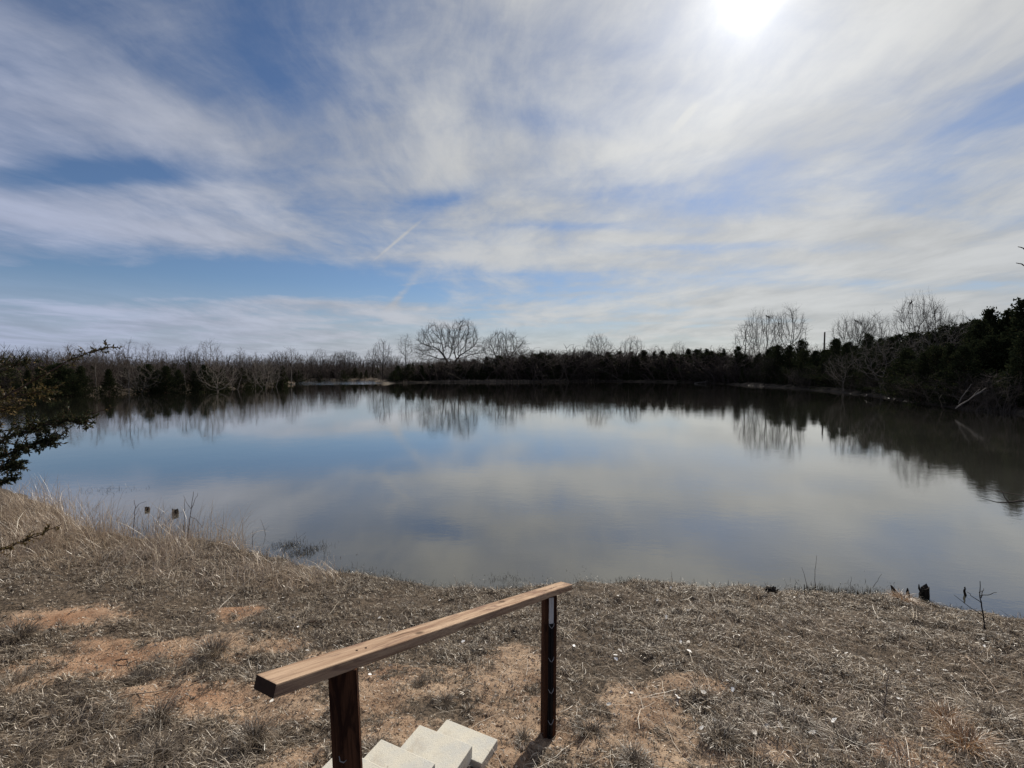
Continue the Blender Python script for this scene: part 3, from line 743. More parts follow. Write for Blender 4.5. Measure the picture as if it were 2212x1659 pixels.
def cards(P, Dr, L, W, g):
    """small pointed leaf sprays: one bent quad each"""
    n = len(P); Dr = Dr / (np.linalg.norm(Dr, axis=1, keepdims=True) + 1e-9)
    s = np.cross(Dr, g.normal(size=(n, 3))); s /= np.linalg.norm(s, axis=1, keepdims=True) + 1e-9
    L = L[:, None]; W = W[:, None]
    V = np.stack([P, P + Dr * L * .45 + s * W, P + Dr * L, P + Dr * L * .5 - s * W], 1).reshape(-1, 3)
    return V, np.arange(n * 4).reshape(-1, 4)
def cedar_proto(key, H, Rm, nb, per, seed, csize=0.16, power=0.8, ragged=0.25):
    g = np.random.default_rng(seed); Ps, Ds, A, B, ra, rb = [], [], [], [], [], []
    lop = g.uniform(.75, 1.2, 8)
    for k in range(nb):
        h = H * (0.04 + 0.95 * (k + g.random()) / nb); az = k * 2.4 + g.normal() * .4
        prof = Rm * (1 - (h / H)) ** power * min(1, .55 + h / H * 3) * (1 + g.normal() * ragged) * lop[int(az / (2 * math.pi) * 8) % 8] + .05 * H * .3
        prof = max(prof, .12)
        el = .15 + .75 * (h / H) + g.normal() * .12
        d = np.array([math.cos(az) * math.cos(el), math.sin(az) * math.cos(el), math.sin(el)])
        p0 = np.array([0, 0, h - prof * .2]); A.append(p0); B.append(p0 + d * prof); ra.append(.02); rb.append(.006)
        m = int(per * (prof / Rm + .25)); tt = g.uniform(.15, 1.05, m) ** .7
        off = g.normal(size=(m, 3)) * (.10 + .16 * prof * (1.1 - tt))[:, None] * np.array([1, 1, .7])
        Ps.append(p0 + d * prof * tt[:, None] + off); Ds.append(d + g.normal(size=(m, 3)) * .55 + np.array([0, 0, .25]))
    P = np.concatenate(Ps); Dd = np.concatenate(Ds)
    V, F = cards(P, Dd, csize * g.uniform(.6, 1.5, len(P)), csize * .28 * g.uniform(.6, 1.4, len(P)), g)
    rr = np.hypot(P[:, 0], P[:, 1]) / (Rm * (1 - np.clip(P[:, 2] / H, 0, .98)) ** power + .2)
    tint = np.repeat(np.clip(.45 + g.normal(size=len(P)) * .22, 0, 1), 4)
    cr = quads_mesh(key + '_crown', V, F, tint, False); cr.materials.append(MATS['cedar_leaf'])
    zz = np.linspace(0, H * .97, 9); V1, F1 = tubes(np.stack([zz * 0, zz * 0, zz], 1)[:-1], np.stack([zz * 0, zz * 0, zz], 1)[1:], .02 * H * (1 - zz[:-1] / H) + .01, .02 * H * (1 - zz[1:] / H) + .01, 6)
    V2, F2 = tubes(A, B, np.array(ra), np.array(rb), 3); V1, F1 = join_parts([(V1, F1), (V2, F2)])
    tr = quads_mesh(key + '_trunk', V1, F1); tr.materials.append(MATS['bark_cedar'])
    PROTO[key] = (H, (('trunk', tr), ('crown', cr)))
cedar_proto('cedar_a', 6.0, 1.9, 110, 85, 1)
cedar_proto('cedar_b', 6.0, 2.3, 110, 95, 2, power=0.8, ragged=.4)
cedar_proto('cedar_c', 6.0, 1.5, 110, 75, 3, power=1.05)
cedar_proto('cedar_d', 6.0, 2.8, 110, 105, 4, power=0.7, ragged=.5)

def plant(key, name, x, y, height, label, cat, group=None, rz=None, wide=1.0, sink=0.08):
    H, parts = PROTO[key]; k = height / H
    o = empty(name, (x, y, gz(x, y) - sink), random.uniform(0, 6.28) if rz is None else rz, (k * wide, k * wide, k))
    for nm, me in parts:
        link(bpy.data.objects.new(nm, me), o)
    tag(o, label, cat, group); return o
def plant_px(key, name, u, vtop, Y, label, cat, group=None, rz=0.0, wide=1.0):
    p = at_y(u, vtop, Y); g = gz(p[0], Y)
    return plant(key, name, p[0], Y, p[2] - g + 0.08, label, cat, group, rz, wide)

SECT = [(130, 'behind the near cedar boughs'), (260, 'right of the near cedar'), (400, 'at the middle of the left bank'), (540, 'near the pale left trees'), (700, 'by the inlet'), (860, 'left of the peninsula'), (940, 'near the peninsula tip'), (1010, 'under the huge pair'), (1130, 'under the domed tree'), (1240, 'left of the clearing'), (1330, 'by the clearing'), (1440, 'under the low grey tree'), (1565, 'at the bend of the shore'),
        (1660, 'left of the vase shaped group'), (1760, 'right of the vase shaped group'), (1860, 'near the utility pole'), (1960, 'behind the twin trunked tree'), (2060, 'under the tallest right tree'), (2150, 'left of the spired cedar'), (9999, 'at the right edge')]
def section(u):
    return next(t_ for lim, t_ in SECT if u < lim)
# --- the tall individual trees that break the skyline
plant_px('oak_a', 'bare_tree', 968, 686, 131, 'huge wide bare tree on the far bank, left one of the touching pair', 'tree', rz=0.0, wide=1.02)
plant_px('oak_b', 'bare_tree', 982, 680, 133, 'tallest bare tree on the far bank, right one of the touching pair', 'tree', rz=0.0, wide=1.02)
plant_px('oak_c', 'bare_tree', 1085, 705, 135, 'low domed bare tree just right of the tallest pair', 'tree', rz=0.0, wide=1.0)
plant_px('slim_dark', 'bare_tree', 876, 724, 118, 'slim pale bare tree leaning left of the huge pair', 'tree', rz=1.0, wide=1.15)
plant_px('elm_a_dark', 'bare_tree', 826, 736, 104, 'bare forked tree on the tip of the peninsula', 'tree', rz=2.0, wide=1.0)
plant_px('slim_dark', 'bare_tree', 805, 752, 108, 'small bare sapling tree left of the peninsula tip tree', 'tree', rz=0.4, wide=1.3)
plant_px('elm_dark', 'bare_tree', 1292, 722, 112, 'dense dark bare tree above the clearing on the far bank', 'tree', rz=0.6, wide=0.95)
plant_px('elm_b_dark', 'bare_tree', 1362, 726, 118, 'round crowned bare tree right of the dense dark one', 'tree', rz=0.2, wide=0.9)
plant_px('elm_b_dark', 'bare_tree', 1418, 746, 112, 'low grey bare tree between the round crowned tree and the right shore', 'tree', rz=2.2, wide=1.0)
plant_px('elm_a_dark', 'bare_tree', 1465, 742, 116, 'thin upright bare tree left of the tall vase shaped group', 'tree', rz=3.0, wide=1.0)
plant_px('slim_dark', 'bare_tree', 1612, 700, 92, 'small leaning bare tree at the left of the tall vase shaped group', 'tree', rz=0.9, wide=1.4)
plant_px('vase', 'bare_tree', 1650, 674, 92, 'tall vase shaped bare tree with several trunks on the right bank', 'tree', rz=0.1, wide=0.75)
plant_px('elm_a_dark', 'bare_tree', 1708, 668, 90, 'tall bare tree closing the vase shaped group on the right', 'tree', rz=1.3, wide=0.85)
plant_px('vase', 'bare_tree', 1845, 684, 74, 'spreading many stemmed bare tree right of the utility pole', 'tree', rz=0.3, wide=0.85)
plant_px('elm_b_dark', 'bare_tree', 1888, 676, 72, 'upright bare tree in front of the dark cedars, right of the pole', 'tree', rz=1.6, wide=0.8)
plant_px('vase', 'bare_tree', 1985, 640, 62, 'tallest bare tree on the right bank above the cedars', 'tree', rz=1.7, wide=0.62)
plant_px('elm_a_dark', 'bare_tree', 2020, 662, 60, 'thin bare tree beside the tallest one on the right bank', 'tree', rz=0.5, wide=0.8)
plant_px('elm_b_dark', 'bare_tree', 2080, 676, 57, 'ragged bare tree behind the right hand cedars', 'tree', rz=2.4, wide=0.8)
# --- bare trees rooted at the water on the right bank, lit trunks before the dark cedars
plant_px('spread', 'bare_tree', 1908, 724, 49.5, 'pale twin trunked bare tree rooted at the water on the right bank', 'tree', rz=0.2, wide=1.0)
plant_px('spread', 'bare_tree', 2010, 716, 44.5, 'broad bare tree hanging over the water at the right bank', 'tree', rz=1.9, wide=1.0)
plant_px('spread', 'bare_tree', 2052, 692, 43, 'large forked bare tree against the darkest cedars', 'tree', rz=3.4, wide=0.9)
plant_px('spread', 'bare_tree', 1822, 762, 58, 'low pale branching tree at the right waterline', 'tree', rz=4.2, wide=1.0)
plant_px('elm_b_dark', 'bare_tree', 1650, 768, 77, 'small grey tree at the waterline under the vase shaped group', 'tree', rz=5.0, wide=1.1)

# --- left bank: a loose row of bare trees
LEFT = [(18, 757, 50, 'elm_b'), (60, 752, 53, 'elm_dark'), (105, 756, 56, 'elm_a'), (150, 748, 53, 'elm_a'), (205, 742, 55, 'slim'), (240, 752, 60, 'elm_b'), (275, 738, 55, 'slim'), (318, 744, 60, 'slim'), (352, 756, 63, 'elm_b'), (398, 752, 62, 'elm_a'),
        (450, 741, 62, 'elm_a'), (505, 764, 66, 'elm_b'), (548, 760, 70, 'spread'), (590, 768, 76, 'elm_b'), (628, 754, 84, 'elm_a'), (690, 756, 112, 'elm_a'), (728, 760, 114, 'elm_b'), (765, 770, 116, 'slim'), (660, 768, 95, 'elm_b'), (850, 768, 112, 'elm_b'),
        (570, 776, 68, 'spread'), (470, 775, 60, 'spread'), (300, 785, 56, 'spread'), (520, 752, 80, 'slim'), (420, 760, 80, 'elm_dark'), (80, 764, 70, 'elm_a'), (180, 762, 75, 'elm_dark')]
LEFT_LAB = {0: 'pale slender bare tree standing on the left bank', 1: 'round grey bare tree in the left bank woods'}
for k, (u, vt, Y, key) in enumerate(LEFT):
    plant_px(key, 'bare_tree', u, vt, Y, 'bare tree in the left bank woods, ' + section(u) + (', tall' if vt < 752 else ''), 'tree', 'bare trees of the left bank', rz=random.uniform(0, 6.28), wide=random.uniform(.9, 1.15))

# --- cedars: dense rows behind the shores
def shore_depth(u):
    ps = sorted((a, b) for a, b in far_px)
    v = np.interp(u, [p[0] for p in ps if not (560 <= p[0] < 820)], [p[1] for p in ps if not (560 <= p[0] < 820)])
    return at_z(u, v, 0)[1]
ced = ['cedar_a', 'cedar_b', 'cedar_c', 'cedar_d']
def cedar_row(us, top, back, lab, group, jit=6, keys=ced, wide=(.95, 1.3), dv=(-12, 20)):
    for u in us:
        u += random.uniform(-jit, jit); Y = shore_depth(u) + back + random.uniform(-1.2, 2.2)
        vt = np.interp(u, [a for a, _ in top], [b for _, b in top]) + random.triangular(dv[0], dv[1], 2) + 9 * (float(vnoise(np.array([u / 37.0]), np.array([back * 3.1]), 12)[0]) - .5)
        plant_px(random.choice(keys), 'cedar_tree', u, vt, Y, lab + ', ' + section(u), 'tree', group, rz=random.uniform(0, 6.28), wide=random.uniform(*wide))
TOPC = [(830, 796), (900, 788), (1000, 783), (1070, 778), (1130, 770), (1200, 766), (1300, 767), (1400, 765), (1500, 764), (1560, 760)]
TOPR = [(1560, 764), (1620, 756), (1700, 752), (1780, 744), (1850, 738), (1930, 728), (1990, 712), (2050, 710), (2110, 700), (2150, 694), (2212, 676), (2320, 660)]
cedar_row(np.arange(846, 1560, 15), TOPC, 3.2, 'front row cedar of the far bank hedge', 'cedars of the far bank hedge', wide=(1.1, 1.7), dv=(-4, 14))
cedar_row(np.arange(860, 1560, 24), [(a, b - 6) for a, b in TOPC], 8.0, 'back row cedar of the far bank hedge', 'cedars of the far bank hedge', wide=(1.1, 1.7), dv=(-4, 12))
cedar_row(np.arange(1565, 2330, 24), TOPR, 6.5, 'middle row cedar of the right bank thicket', 'cedars of the right bank', wide=(.8, 1.2), dv=(-14, 26))
cedar_row(np.arange(1575, 2330, 30), [(a, b + 34) for a, b in TOPR], 2.2, 'front row cedar of the right bank thicket', 'cedars of the right bank', wide=(1.1, 1.5))
cedar_row(np.arange(1600, 2330, 34), [(a, b - 2) for a, b in TOPR], 12.0, 'back row cedar of the right bank thicket', 'cedars of the right bank', wide=(.9, 1.2))
for (u, vt, Y, lab) in ((2138, 668, 41, 'spired dark cedar poking above the right bank thicket'), (2178, 672, 39, 'ragged dark cedar second from the right edge of the skyline'), (2208, 648, 36.5, 'tall dark cedar at the right edge of the photo')):
    plant_px('cedar_c', 'cedar_tree', u, vt, Y, lab, 'tree', rz=random.uniform(0, 6), wide=1.15)
for (u, vt, Y) in ((130, 786, 51), (175, 792, 52), (92, 794, 50), (320, 788, 57), (358, 792, 58), (408, 782, 66), (440, 790, 60), (480, 798, 63), (540, 800, 70), (610, 792, 78), (640, 800, 92), (690, 800, 108), (740, 800, 110), (780, 804, 112), (20, 795, 50), (580, 796, 82), (500, 790, 75), (270, 796, 60), (110, 790, 54), (150, 798, 51), (200, 790, 60), (235, 798, 55), (300, 792, 64), (340, 800, 58), (385, 800, 58), (420, 802, 60), (460, 800, 62), (520, 796, 68), (560, 802, 72), (600, 800, 80), (60, 800, 50), (375, 786, 70), (240, 786, 72), (560, 790, 90)):
    plant_px(random.choice(ced), 'cedar_tree', u, vt, Y, 'dark cedar among the bare trees, ' + section(u), 'tree', 'cedars of the left bank', rz=random.uniform(0, 6.28), wide=random.uniform(1.0, 1.5))

# --- leafless brush between and behind
def brush_row(us, vt0, depth, lab, group, keys=('brush_a', 'brush_b'), jit=8, wide=(1.0, 1.5), name='brush_shrub'):
    for u in us:
        u += random.uniform(-jit, jit); Y = depth(u) + random.uniform(-1.5, 2.5)
        vt = np.interp(u, [a for a, _ in vt0], [b for _, b in vt0]) + random.uniform(-6, 10)
        plant_px(random.choice(keys), name, u, vt, Y, lab + ', ' + section(u), 'shrub', group, rz=random.uniform(0, 6.28), wide=random.uniform(*wide))
TOPL = [(0, 772), (200, 764), (400, 770), (600, 778), (760, 790), (830, 792)]
brush_row(np.arange(-20, 640, 22), [(a, b + 28) for a, b in TOPL], lambda u: shore_depth(min(u, 540)) + 3.0 + max(0, (u - 540) * .2), 'leafless grey waterside brush of the left bank', 'brush of the left bank')
brush_row(np.arange(-20, 830, 20), TOPL, lambda u: shore_depth(min(u, 540)) + 12 + max(0, (u - 540) * .25), 'leafless brush behind the left bank', 'brush behind the left bank')
brush_row(np.arange(840, 1600, 24), [(840, 790), (900, 784), (1000, 780), (1070, 773), (1150, 757), (1250, 760), (1400, 764), (1600, 756)], lambda u: shore_depth(u) + 17, 'brown brush rising behind the far bank hedge', 'brush behind the far bank', ('brush_d', 'brush_e'))
brush_row(np.arange(1240, 1330, 22), [(1240, 800), (1330, 796)], lambda u: shore_depth(u) + 2.2, 'leafless brush at the small clearing on the far bank', 'brush at the far clearing')
brush_row(np.arange(1480, 1800, 30), [(1480, 788), (1800, 790)], lambda u: shore_depth(u) + 1.8, 'pale brush at the right waterline', 'brush of the right waterline', ('brush_a', 'brush_c'))
brush_row(np.arange(1830, 2212, 26), [(1830, 800), (2000, 800), (2212, 800)], lambda u: shore_depth(u) + 0.9, 'pale brush at the right waterline', 'brush of the right waterline', ('brush_a', 'brush_c'))
brush_row(np.arange(1600, 1980, 34), TOPR, lambda u: shore_depth(u) + 20, 'leafless brush behind the right bank cedars', 'brush behind the right bank')

brush_row(np.arange(846, 1600, 17), [(846, 790), (900, 781), (1000, 776), (1080, 769), (1150, 757), (1300, 757), (1450, 765), (1600, 760)], lambda u: shore_depth(u) + 5.5, 'leafless dark brush in the far bank hedge', 'brush in the far bank hedge', ('brush_d', 'brush_e'), wide=(1.2, 1.8))
brush_row(np.arange(560, 850, 13), [(560, 776), (700, 782), (800, 786), (850, 786)], lambda u: 117, 'leafless brush behind the far left inlet', 'brush behind the inlet', ('brush_a', 'brush_b', 'brush_c'), wide=(1.2, 1.7))
for u in range(570, 850, 26):
    plant_px(random.choice(('elm_a', 'elm_b', 'slim', 'elm_dark')), 'bare_tree', u, random.uniform(757, 778), random.uniform(119, 128), 'bare tree in the woods behind the far left inlet', 'tree', 'bare trees behind the inlet', rz=random.uniform(0, 6.28), wide=1.1)
for u in range(575, 850, 24):
    plant_px(random.choice(ced), 'cedar_tree', u, random.uniform(790, 802), random.uniform(113, 118), 'small dark cedar at the back of the far left inlet', 'tree', 'cedars behind the inlet', rz=random.uniform(0, 6.28), wide=1.5)
# the wood beyond reads as one brown mass of stems
g = np.random.default_rng(404); A, B = [], []
for k in range(9000):
    a = math.radians(g.uniform(-56, 56)); r_ = g.uniform(140, 190) if a > -0.35 else g.uniform(95, 175); x_, y_ = r_ * math.sin(a), r_ * math.cos(a)
    p_ = np.array([x_, y_, .4]); d_ = np.array([g.normal() * .18, g.normal() * .18, 1.0]); Lh = (g.uniform(2.2, 4.4) if a < -0.35 else g.uniform(3.0, 5.5)) * (.7 + .5 * vnoise(np.array([x_ * .05]), np.array([y_ * .05]), 5)[0])
    for q_ in range(4):
        n_ = p_ + d_ * Lh / 4; A.append(p_); B.append(n_)
        for _ in range(3):
            if q_: A.append(n_); B.append(n_ + (d_ + g.normal(size=3) * .6) * Lh * .14)
        p_ = n_; d_ = d_ + g.normal(size=3) * .12
V, F = tubes(A, B, np.full(len(A), .028), np.full(len(A), .014), 3)
fw = obj('far_woods', quads_mesh('far_woods', V, F), 'twig_red'); tag(fw, 'brown leafless wood far behind the pond', 'woods', kind='stuff')

# utility pole over the right bank
p = at_y(1781, 718, 84); g0 = gz(p[0], 84)
up_ = empty('utility_pole', (p[0], 84, g0)); tag(up_, 'thin dark wooden utility pole rising over the right bank trees', 'pole')
Vv, Fv = path_tube([(0, 0, -.3), (0, 0, (p[2] - g0) * .5), (0.05, 0, p[2] - g0)], [.17, .15, .12], 8); obj('shaft', pydata('shaft', Vv, Fv, True), 'bark_dark', up_)
Vv, Fv = path_tube([(0.05, 0, p[2] - g0 - .02), (0.05, 0, p[2] - g0 + .05)], [.135, .10], 8); obj('cap', pydata('cap', Vv, Fv), 'bark_grey', up_)
#__PART3__
# ------------------------------------------------------------------ dry grass
def blade_arrays(P, az, e0, e1, L, W, tint, nseg=3, g=rng, ground=True):
    n = len(P); pts = [P.copy()]; cur = P.copy(); a = az.copy()
    for k in range(nseg):
        e = e0 + (e1 - e0) * (k / max(1, nseg - 1)); a = a + g.normal(size=n) * 0.25
        cur = cur + np.stack([np.cos(e) * np.cos(a), np.cos(e) * np.sin(a), np.sin(e)], 1) * (L / nseg)[:, None]
        pts.append(cur.copy())
    if ground:
        for k in range(1, nseg + 1):
            zz, ss = ground_at(pts[k][:, 0], pts[k][:, 1]); zz = np.maximum(zz, -0.03)
            pts[k][:, 2] = np.maximum(pts[k][:, 2], zz + 0.004 + 0.004 * k)
    tw = az + np.pi / 2 + g.normal(size=n) * 0.5; sd = np.stack([np.cos(tw), np.sin(tw), g.normal(size=n) * 0.25], 1)
    rows = []
    for k in range(nseg):
        wd = (W * (1.0 - 0.55 * k / nseg))[:, None]
        rows += [pts[k] - sd * wd * .5, pts[k] + sd * wd * .5]
    rows.append(pts[nseg])
    m = len(rows); V = np.stack(rows, 1).reshape(-1, 3)
    base = np.arange(n)[:, None] * m; loops = []; cnt = []
    f = []
    for k in range(nseg - 1):
        f += [2 * k, 2 * k + 1, 2 * k + 3, 2 * k + 2]; cnt.append(4)
    f += [2 * nseg - 2, 2 * nseg - 1, 2 * nseg]; cnt.append(3)
    loops = (base + np.array(f)[None]).ravel()
    tot = np.tile(np.array(cnt), n); starts = np.concatenate([[0], np.cumsum(tot)[:-1]])
    return V, loops, starts, np.repeat(tint, m)
def blade_obj(name, arrs, mat, parent=None):
    Vs, Ls, Ss, Ts, vo, lo = [], [], [], [], 0, 0
    for V, l, s, tt in arrs:
        Vs.append(V); Ls.append(l + vo); Ss.append(s + lo); Ts.append(tt); vo += len(V); lo += len(l)
    me = np_mesh(name, np.concatenate(Vs), np.concatenate(Ls), np.concatenate(Ss), np.concatenate(Ts), False)
    return obj(name, me, mat, parent)
def sample_fan(n, a0, a1, r0, r1):
    a = np.radians(rng.uniform(a0, a1, n)); r = np.sqrt(rng.uniform(r0 * r0, r1 * r1, n))
    return r * np.sin(a), r * np.cos(a)
def keep_off_steps(x, y):
    c = at_z(1341 * .72, 2158 * .72, .7); ok = np.ones(len(x), bool)
    for (u, v), z, la, lb, th, lab in STEP:
        c = at_z(u * .72, v * .72, z); dx = x - c[0]; dy = y - c[1]
        a = dx * e1[0] + dy * e1[1]; b = dx * -0.439 + dy * -0.898
        ok &= ~((a > -.015) & (a < la + .015) & (b > -.01) & (b < lb + .02))
    return ok
# matted thatch over the bank
x, y = sample_fan(190000, -54, 54, 1.5, 11.5)
z, s = ground_at(x, y)
ok = (s + (fbm(x * 6, y * 6, 2, 31) - .5) * .3 > 0.10) & keep_off_steps(x, y)
x, y, z, s = x[ok], y[ok], z[ok], s[ok]
bare_v = bare_at(x, y); clump = fbm(x * 3.3, y * 3.3, 3, 55); fine = fbm(x * 11, y * 11, 2, 61)
dens_v = np.clip(1.05 - bare_v * 1.15, 0.13, 1) * (0.35 + 0.9 * sstep(.3, .62, clump)) * (0.45 + .9 * sstep(.3, .6, fine))
rr_ = np.hypot(x, y)
ok = rng.random(len(x)) < dens_v
x, y, z, s, clump, fine, bare_v = [q[ok] for q in (x, y, z, s, clump, fine, bare_v)]
n = len(x); rr_ = np.hypot(x, y)
tall = sstep(.45, .72, clump) * (1 - bare_v)
L = rng.uniform(.028, .08, n) * (0.7 + 0.9 * tall) ; W = rng.uniform(.0026, .0052, n) * (0.85 + 0.09 * rr_)
e0 = rng.normal(.55, .35, n).clip(.05, 1.4) + .35 * tall; e1 = e0 - rng.uniform(.4, 2.6, n)
az = fbm(x * 1.6, y * 1.6, 2, 91) * 9 + rng.normal(size=n) * 1.3
tint = np.clip(rng.beta(1.5, 1.9, n) + (fine - .5) * .6 + .02, 0, 1)
tint = np.where(rng.random(n) < .03, 1.0, tint)
gr = blade_obj('dry_grass', [blade_arrays(np.stack([x, y, z], 1), az, e0, e1, L, W, tint)], 'thatch')
tag(gr, 'short matted dry grass covering the near bank', 'grass', kind='stuff')
# the same grass standing in small tufts with dark gaps between
x, y = sample_fan(26000, -54, 54, 1.5, 9.5); z, s = ground_at(x, y); bv = bare_at(x, y); cl = fbm(x * 2.1, y * 2.1, 3, 155)
ok = (s > .1) & keep_off_steps(x, y) & (rng.random(len(x)) < np.clip(1.0 - bv * 1.1, .10, 1) * (.12 + 1.1 * sstep(.40, .58, cl)))
x, y, cl = x[ok], y[ok], cl[ok]; m = len(x); kb = 17
size = rng.gamma(4, .25, m) * (.6 + .7 * cl)
X = np.repeat(x, kb) + rng.normal(size=m * kb) * .018 * np.repeat(size, kb); Yq = np.repeat(y, kb) + rng.normal(size=m * kb) * .018 * np.repeat(size, kb)
zz_, ss_ = ground_at(X, Yq); n = m * kb; tone = np.repeat(rng.normal(0, .16, m), kb)
e0 = rng.normal(1.0, .35, n).clip(.1, 1.5); e1 = e0 - rng.uniform(.6, 2.8, n)
tf = blade_obj('tufted_grass', [blade_arrays(np.stack([X, Yq, zz_], 1), rng.uniform(0, 6.28, n), e0, e1, rng.uniform(.026, .075, n) * np.repeat(size, kb), rng.uniform(.0028, .005, n) * (.85 + .09 * np.hypot(X, Yq)), np.clip(rng.beta(1.6, 1.7, n) + tone, 0, 1))], 'thatch')
tag(tf, 'small dry grass tufts crowding the near bank', 'grass', kind='stuff')
# chips of stem and leaf trodden into the soil
x, y = sample_fan(70000, -54, 54, 1.5, 6.5); z, sv = ground_at(x, y); ok = (sv > .3) & keep_off_steps(x, y) & (bare_at(x, y) > .2); x, y, z = x[ok], y[ok], z[ok]; n = len(x)
ch = blade_obj('leaf_litter', [blade_arrays(np.stack([x, y, z + .004], 1), rng.uniform(0, 6.28, n), rng.normal(.15, .25, n), rng.normal(0, .3, n), rng.uniform(.008, .035, n), rng.uniform(.002, .006, n), rng.beta(.9, 1.3, n), 2)], 'thatch')
tag(ch, 'chips of dry stem and leaf lying on the bare soil', 'leaf litter', kind='stuff')
# longer straw: left bank hummock and the right corner
def straw_field(name, n, fan, cond, Lr, Wr, lean, mat, label, tint_c=(.55, .22)):
    x, y = sample_fan(n, *fan); z, s = ground_at(x, y); ok = cond(x, y, s); x, y, z = x[ok], y[ok], z[ok]; m = len(x)
    cl = fbm(x * 2.3, y * 2.3, 3, 33); k = rng.random(m) < .25 + sstep(.35, .65, cl); x, y, z, cl = x[k], y[k], z[k], cl[k]; m = len(x)
    L = rng.uniform(*Lr, m) * (.7 + .6 * cl); W = rng.uniform(*Wr, m); e0 = rng.normal(lean, .3, m).clip(.15, 1.55); e1 = e0 - rng.uniform(.1, 1.3, m)
    az = fbm(x * 1.1, y * 1.1, 2, 19) * 10 + rng.normal(size=m) * .9
    o = blade_obj(name, [blade_arrays(np.stack([x, y, z], 1), az, e0, e1, L, W, np.clip(rng.normal(*tint_c, m), 0, 1), 4)], mat)
    tag(o, label, 'grass', kind='stuff')
straw_field('tall_straw', 32000, (-56, -20, 5.5, 15), lambda x, y, s: (s > -.05) & (s < 2.3 - 1.2 * sstep(-6, -2.5, x)), (.14, .36), (.004, .008), 1.0, 'straw', 'pale knee high straw on the left bank by the water')
straw_field('wispy_straw', 6500, (-56, -30, 7.5, 15.5), lambda x, y, s: (s > -.6) & (s < 1.3), (.35, .85), (.004, .007), 1.3, 'straw', 'tall wispy straw at the left waterline', (.45, .2))
straw_field('corner_straw', 9000, (22, 54, 2.0, 6.5), lambda x, y, s: (s > .8), (.07, .19), (.003, .005), .75, 'straw', 'longer pale straw in the lower right of the bank', (.42, .25))
straw_field('left_corner_straw', 8000, (-54, -22, 2.0, 5.0), lambda x, y, s: (s > 1) & (bare_at(x, y) < .35), (.06, .14), (.003, .005), .55, 'thatch', 'grey straw in the lower left of the bank', (.5, .25))
straw_field('shore_grass', 17000, (-30, 54, 4.5, 9), lambda x, y, s: (s > -.03) & (s < .30), (.05, .14), (.003, .005), 1.0, 'wet_reed', 'damp brown grass edging the water', (.75, .25))
# loose stalks lying about
x, y = sample_fan(1500, -52, 52, 1.7, 6.8); z, s = ground_at(x, y); ok = (s > .2) & keep_off_steps(x, y) & (rng.random(len(x)) < np.where(x > 0, 1, .55)); x, y, z = x[ok], y[ok], z[ok]; n = len(x)
st = blade_obj('loose_straw', [blade_arrays(np.stack([x, y, z + .02], 1), rng.uniform(0, 6.28, n), rng.normal(.08, .12, n), rng.normal(-.05, .1, n), rng.uniform(.12, .42, n), rng.uniform(.002, .0038, n), rng.uniform(.6, 1, n), 4)], 'thatch')
tag(st, 'loose pale straw stalks strewn over the near bank', 'straw', kind='stuff')
# weed standing in the shallows
def shallows(name, cu, cv, ru, rv, n, Lr, label):
    c = at_z(cu, cv, 0); a = at_z(cu + ru, cv, 0); b1 = at_z(cu, cv - rv, 0); b2 = at_z(cu, cv + rv, 0)
    x = c[0] + rng.normal(size=n) * .55 * np.linalg.norm(a - c); y = c[1] + rng.normal(size=n) * .28 * np.linalg.norm(b1 - b2)
    k = fbm(x * 5, y * 5, 2, 71) > .42; x, y = x[k], y[k]; m = len(x)
    o = blade_obj(name, [blade_arrays(np.stack([x, y, np.full(m, -.02)], 1), rng.uniform(0, 6.28, m), rng.normal(1.1, .35, m), rng.normal(.5, .6, m), rng.uniform(*Lr, m), rng.uniform(.004, .007, m), rng.uniform(0, .5, m), 3, ground=False)], 'wet_reed')
    tag(o, label, 'water weed', kind='stuff')
shallows('water_weed', 655, 1192, 55, 16, 900, (.04, .11), 'dark weed tuft in the shallows left of the rail')
shallows('water_weed', 620, 1178, 30, 10, 350, (.04, .10), 'dark weed at the tip of the left hummock')
shallows('water_weed', 1090, 1252, 60, 10, 260, (.03, .08), 'sparse dark weed in the shallows behind the rail end')
shallows('water_weed', 350, 1150, 110, 16, 320, (.05, .14), 'dark drowned weed among the stalks on the left')
shallows('water_weed', 230, 1058, 60, 8, 140, (.06, .16), 'faint drowned weed far out on the left')
n = 5200; us_ = rng.uniform(430, 2200, n); Pn = np.array([at_z(u, np.interp(u, [a for a, _ in near_px], [b for _, b in near_px]), 0)[:2] for u in us_])
off_ = rng.exponential(.16, n) - .12; Pn[:, 1] += off_; k_ = fbm(Pn[:, 0] * 1.7, Pn[:, 1] * 1.7, 3, 88) > .5 + .25 * np.clip(off_, 0, 1); Pn = Pn[k_]; m = len(Pn)
sw = blade_obj('shore_weed', [blade_arrays(np.stack([Pn[:, 0], Pn[:, 1], np.maximum(ground_at(Pn[:, 0], Pn[:, 1])[0], -.02)], 1), rng.uniform(0, 6.28, m), rng.normal(1.0, .4, m), rng.normal(.3, .7, m), rng.uniform(.03, .10, m), rng.uniform(.004, .008, m), rng.beta(1.2, 2.5, m), 3, ground=False)], 'wet_reed')
tag(sw, 'dark soaked weed along the near waterline', 'water weed', kind='stuff')
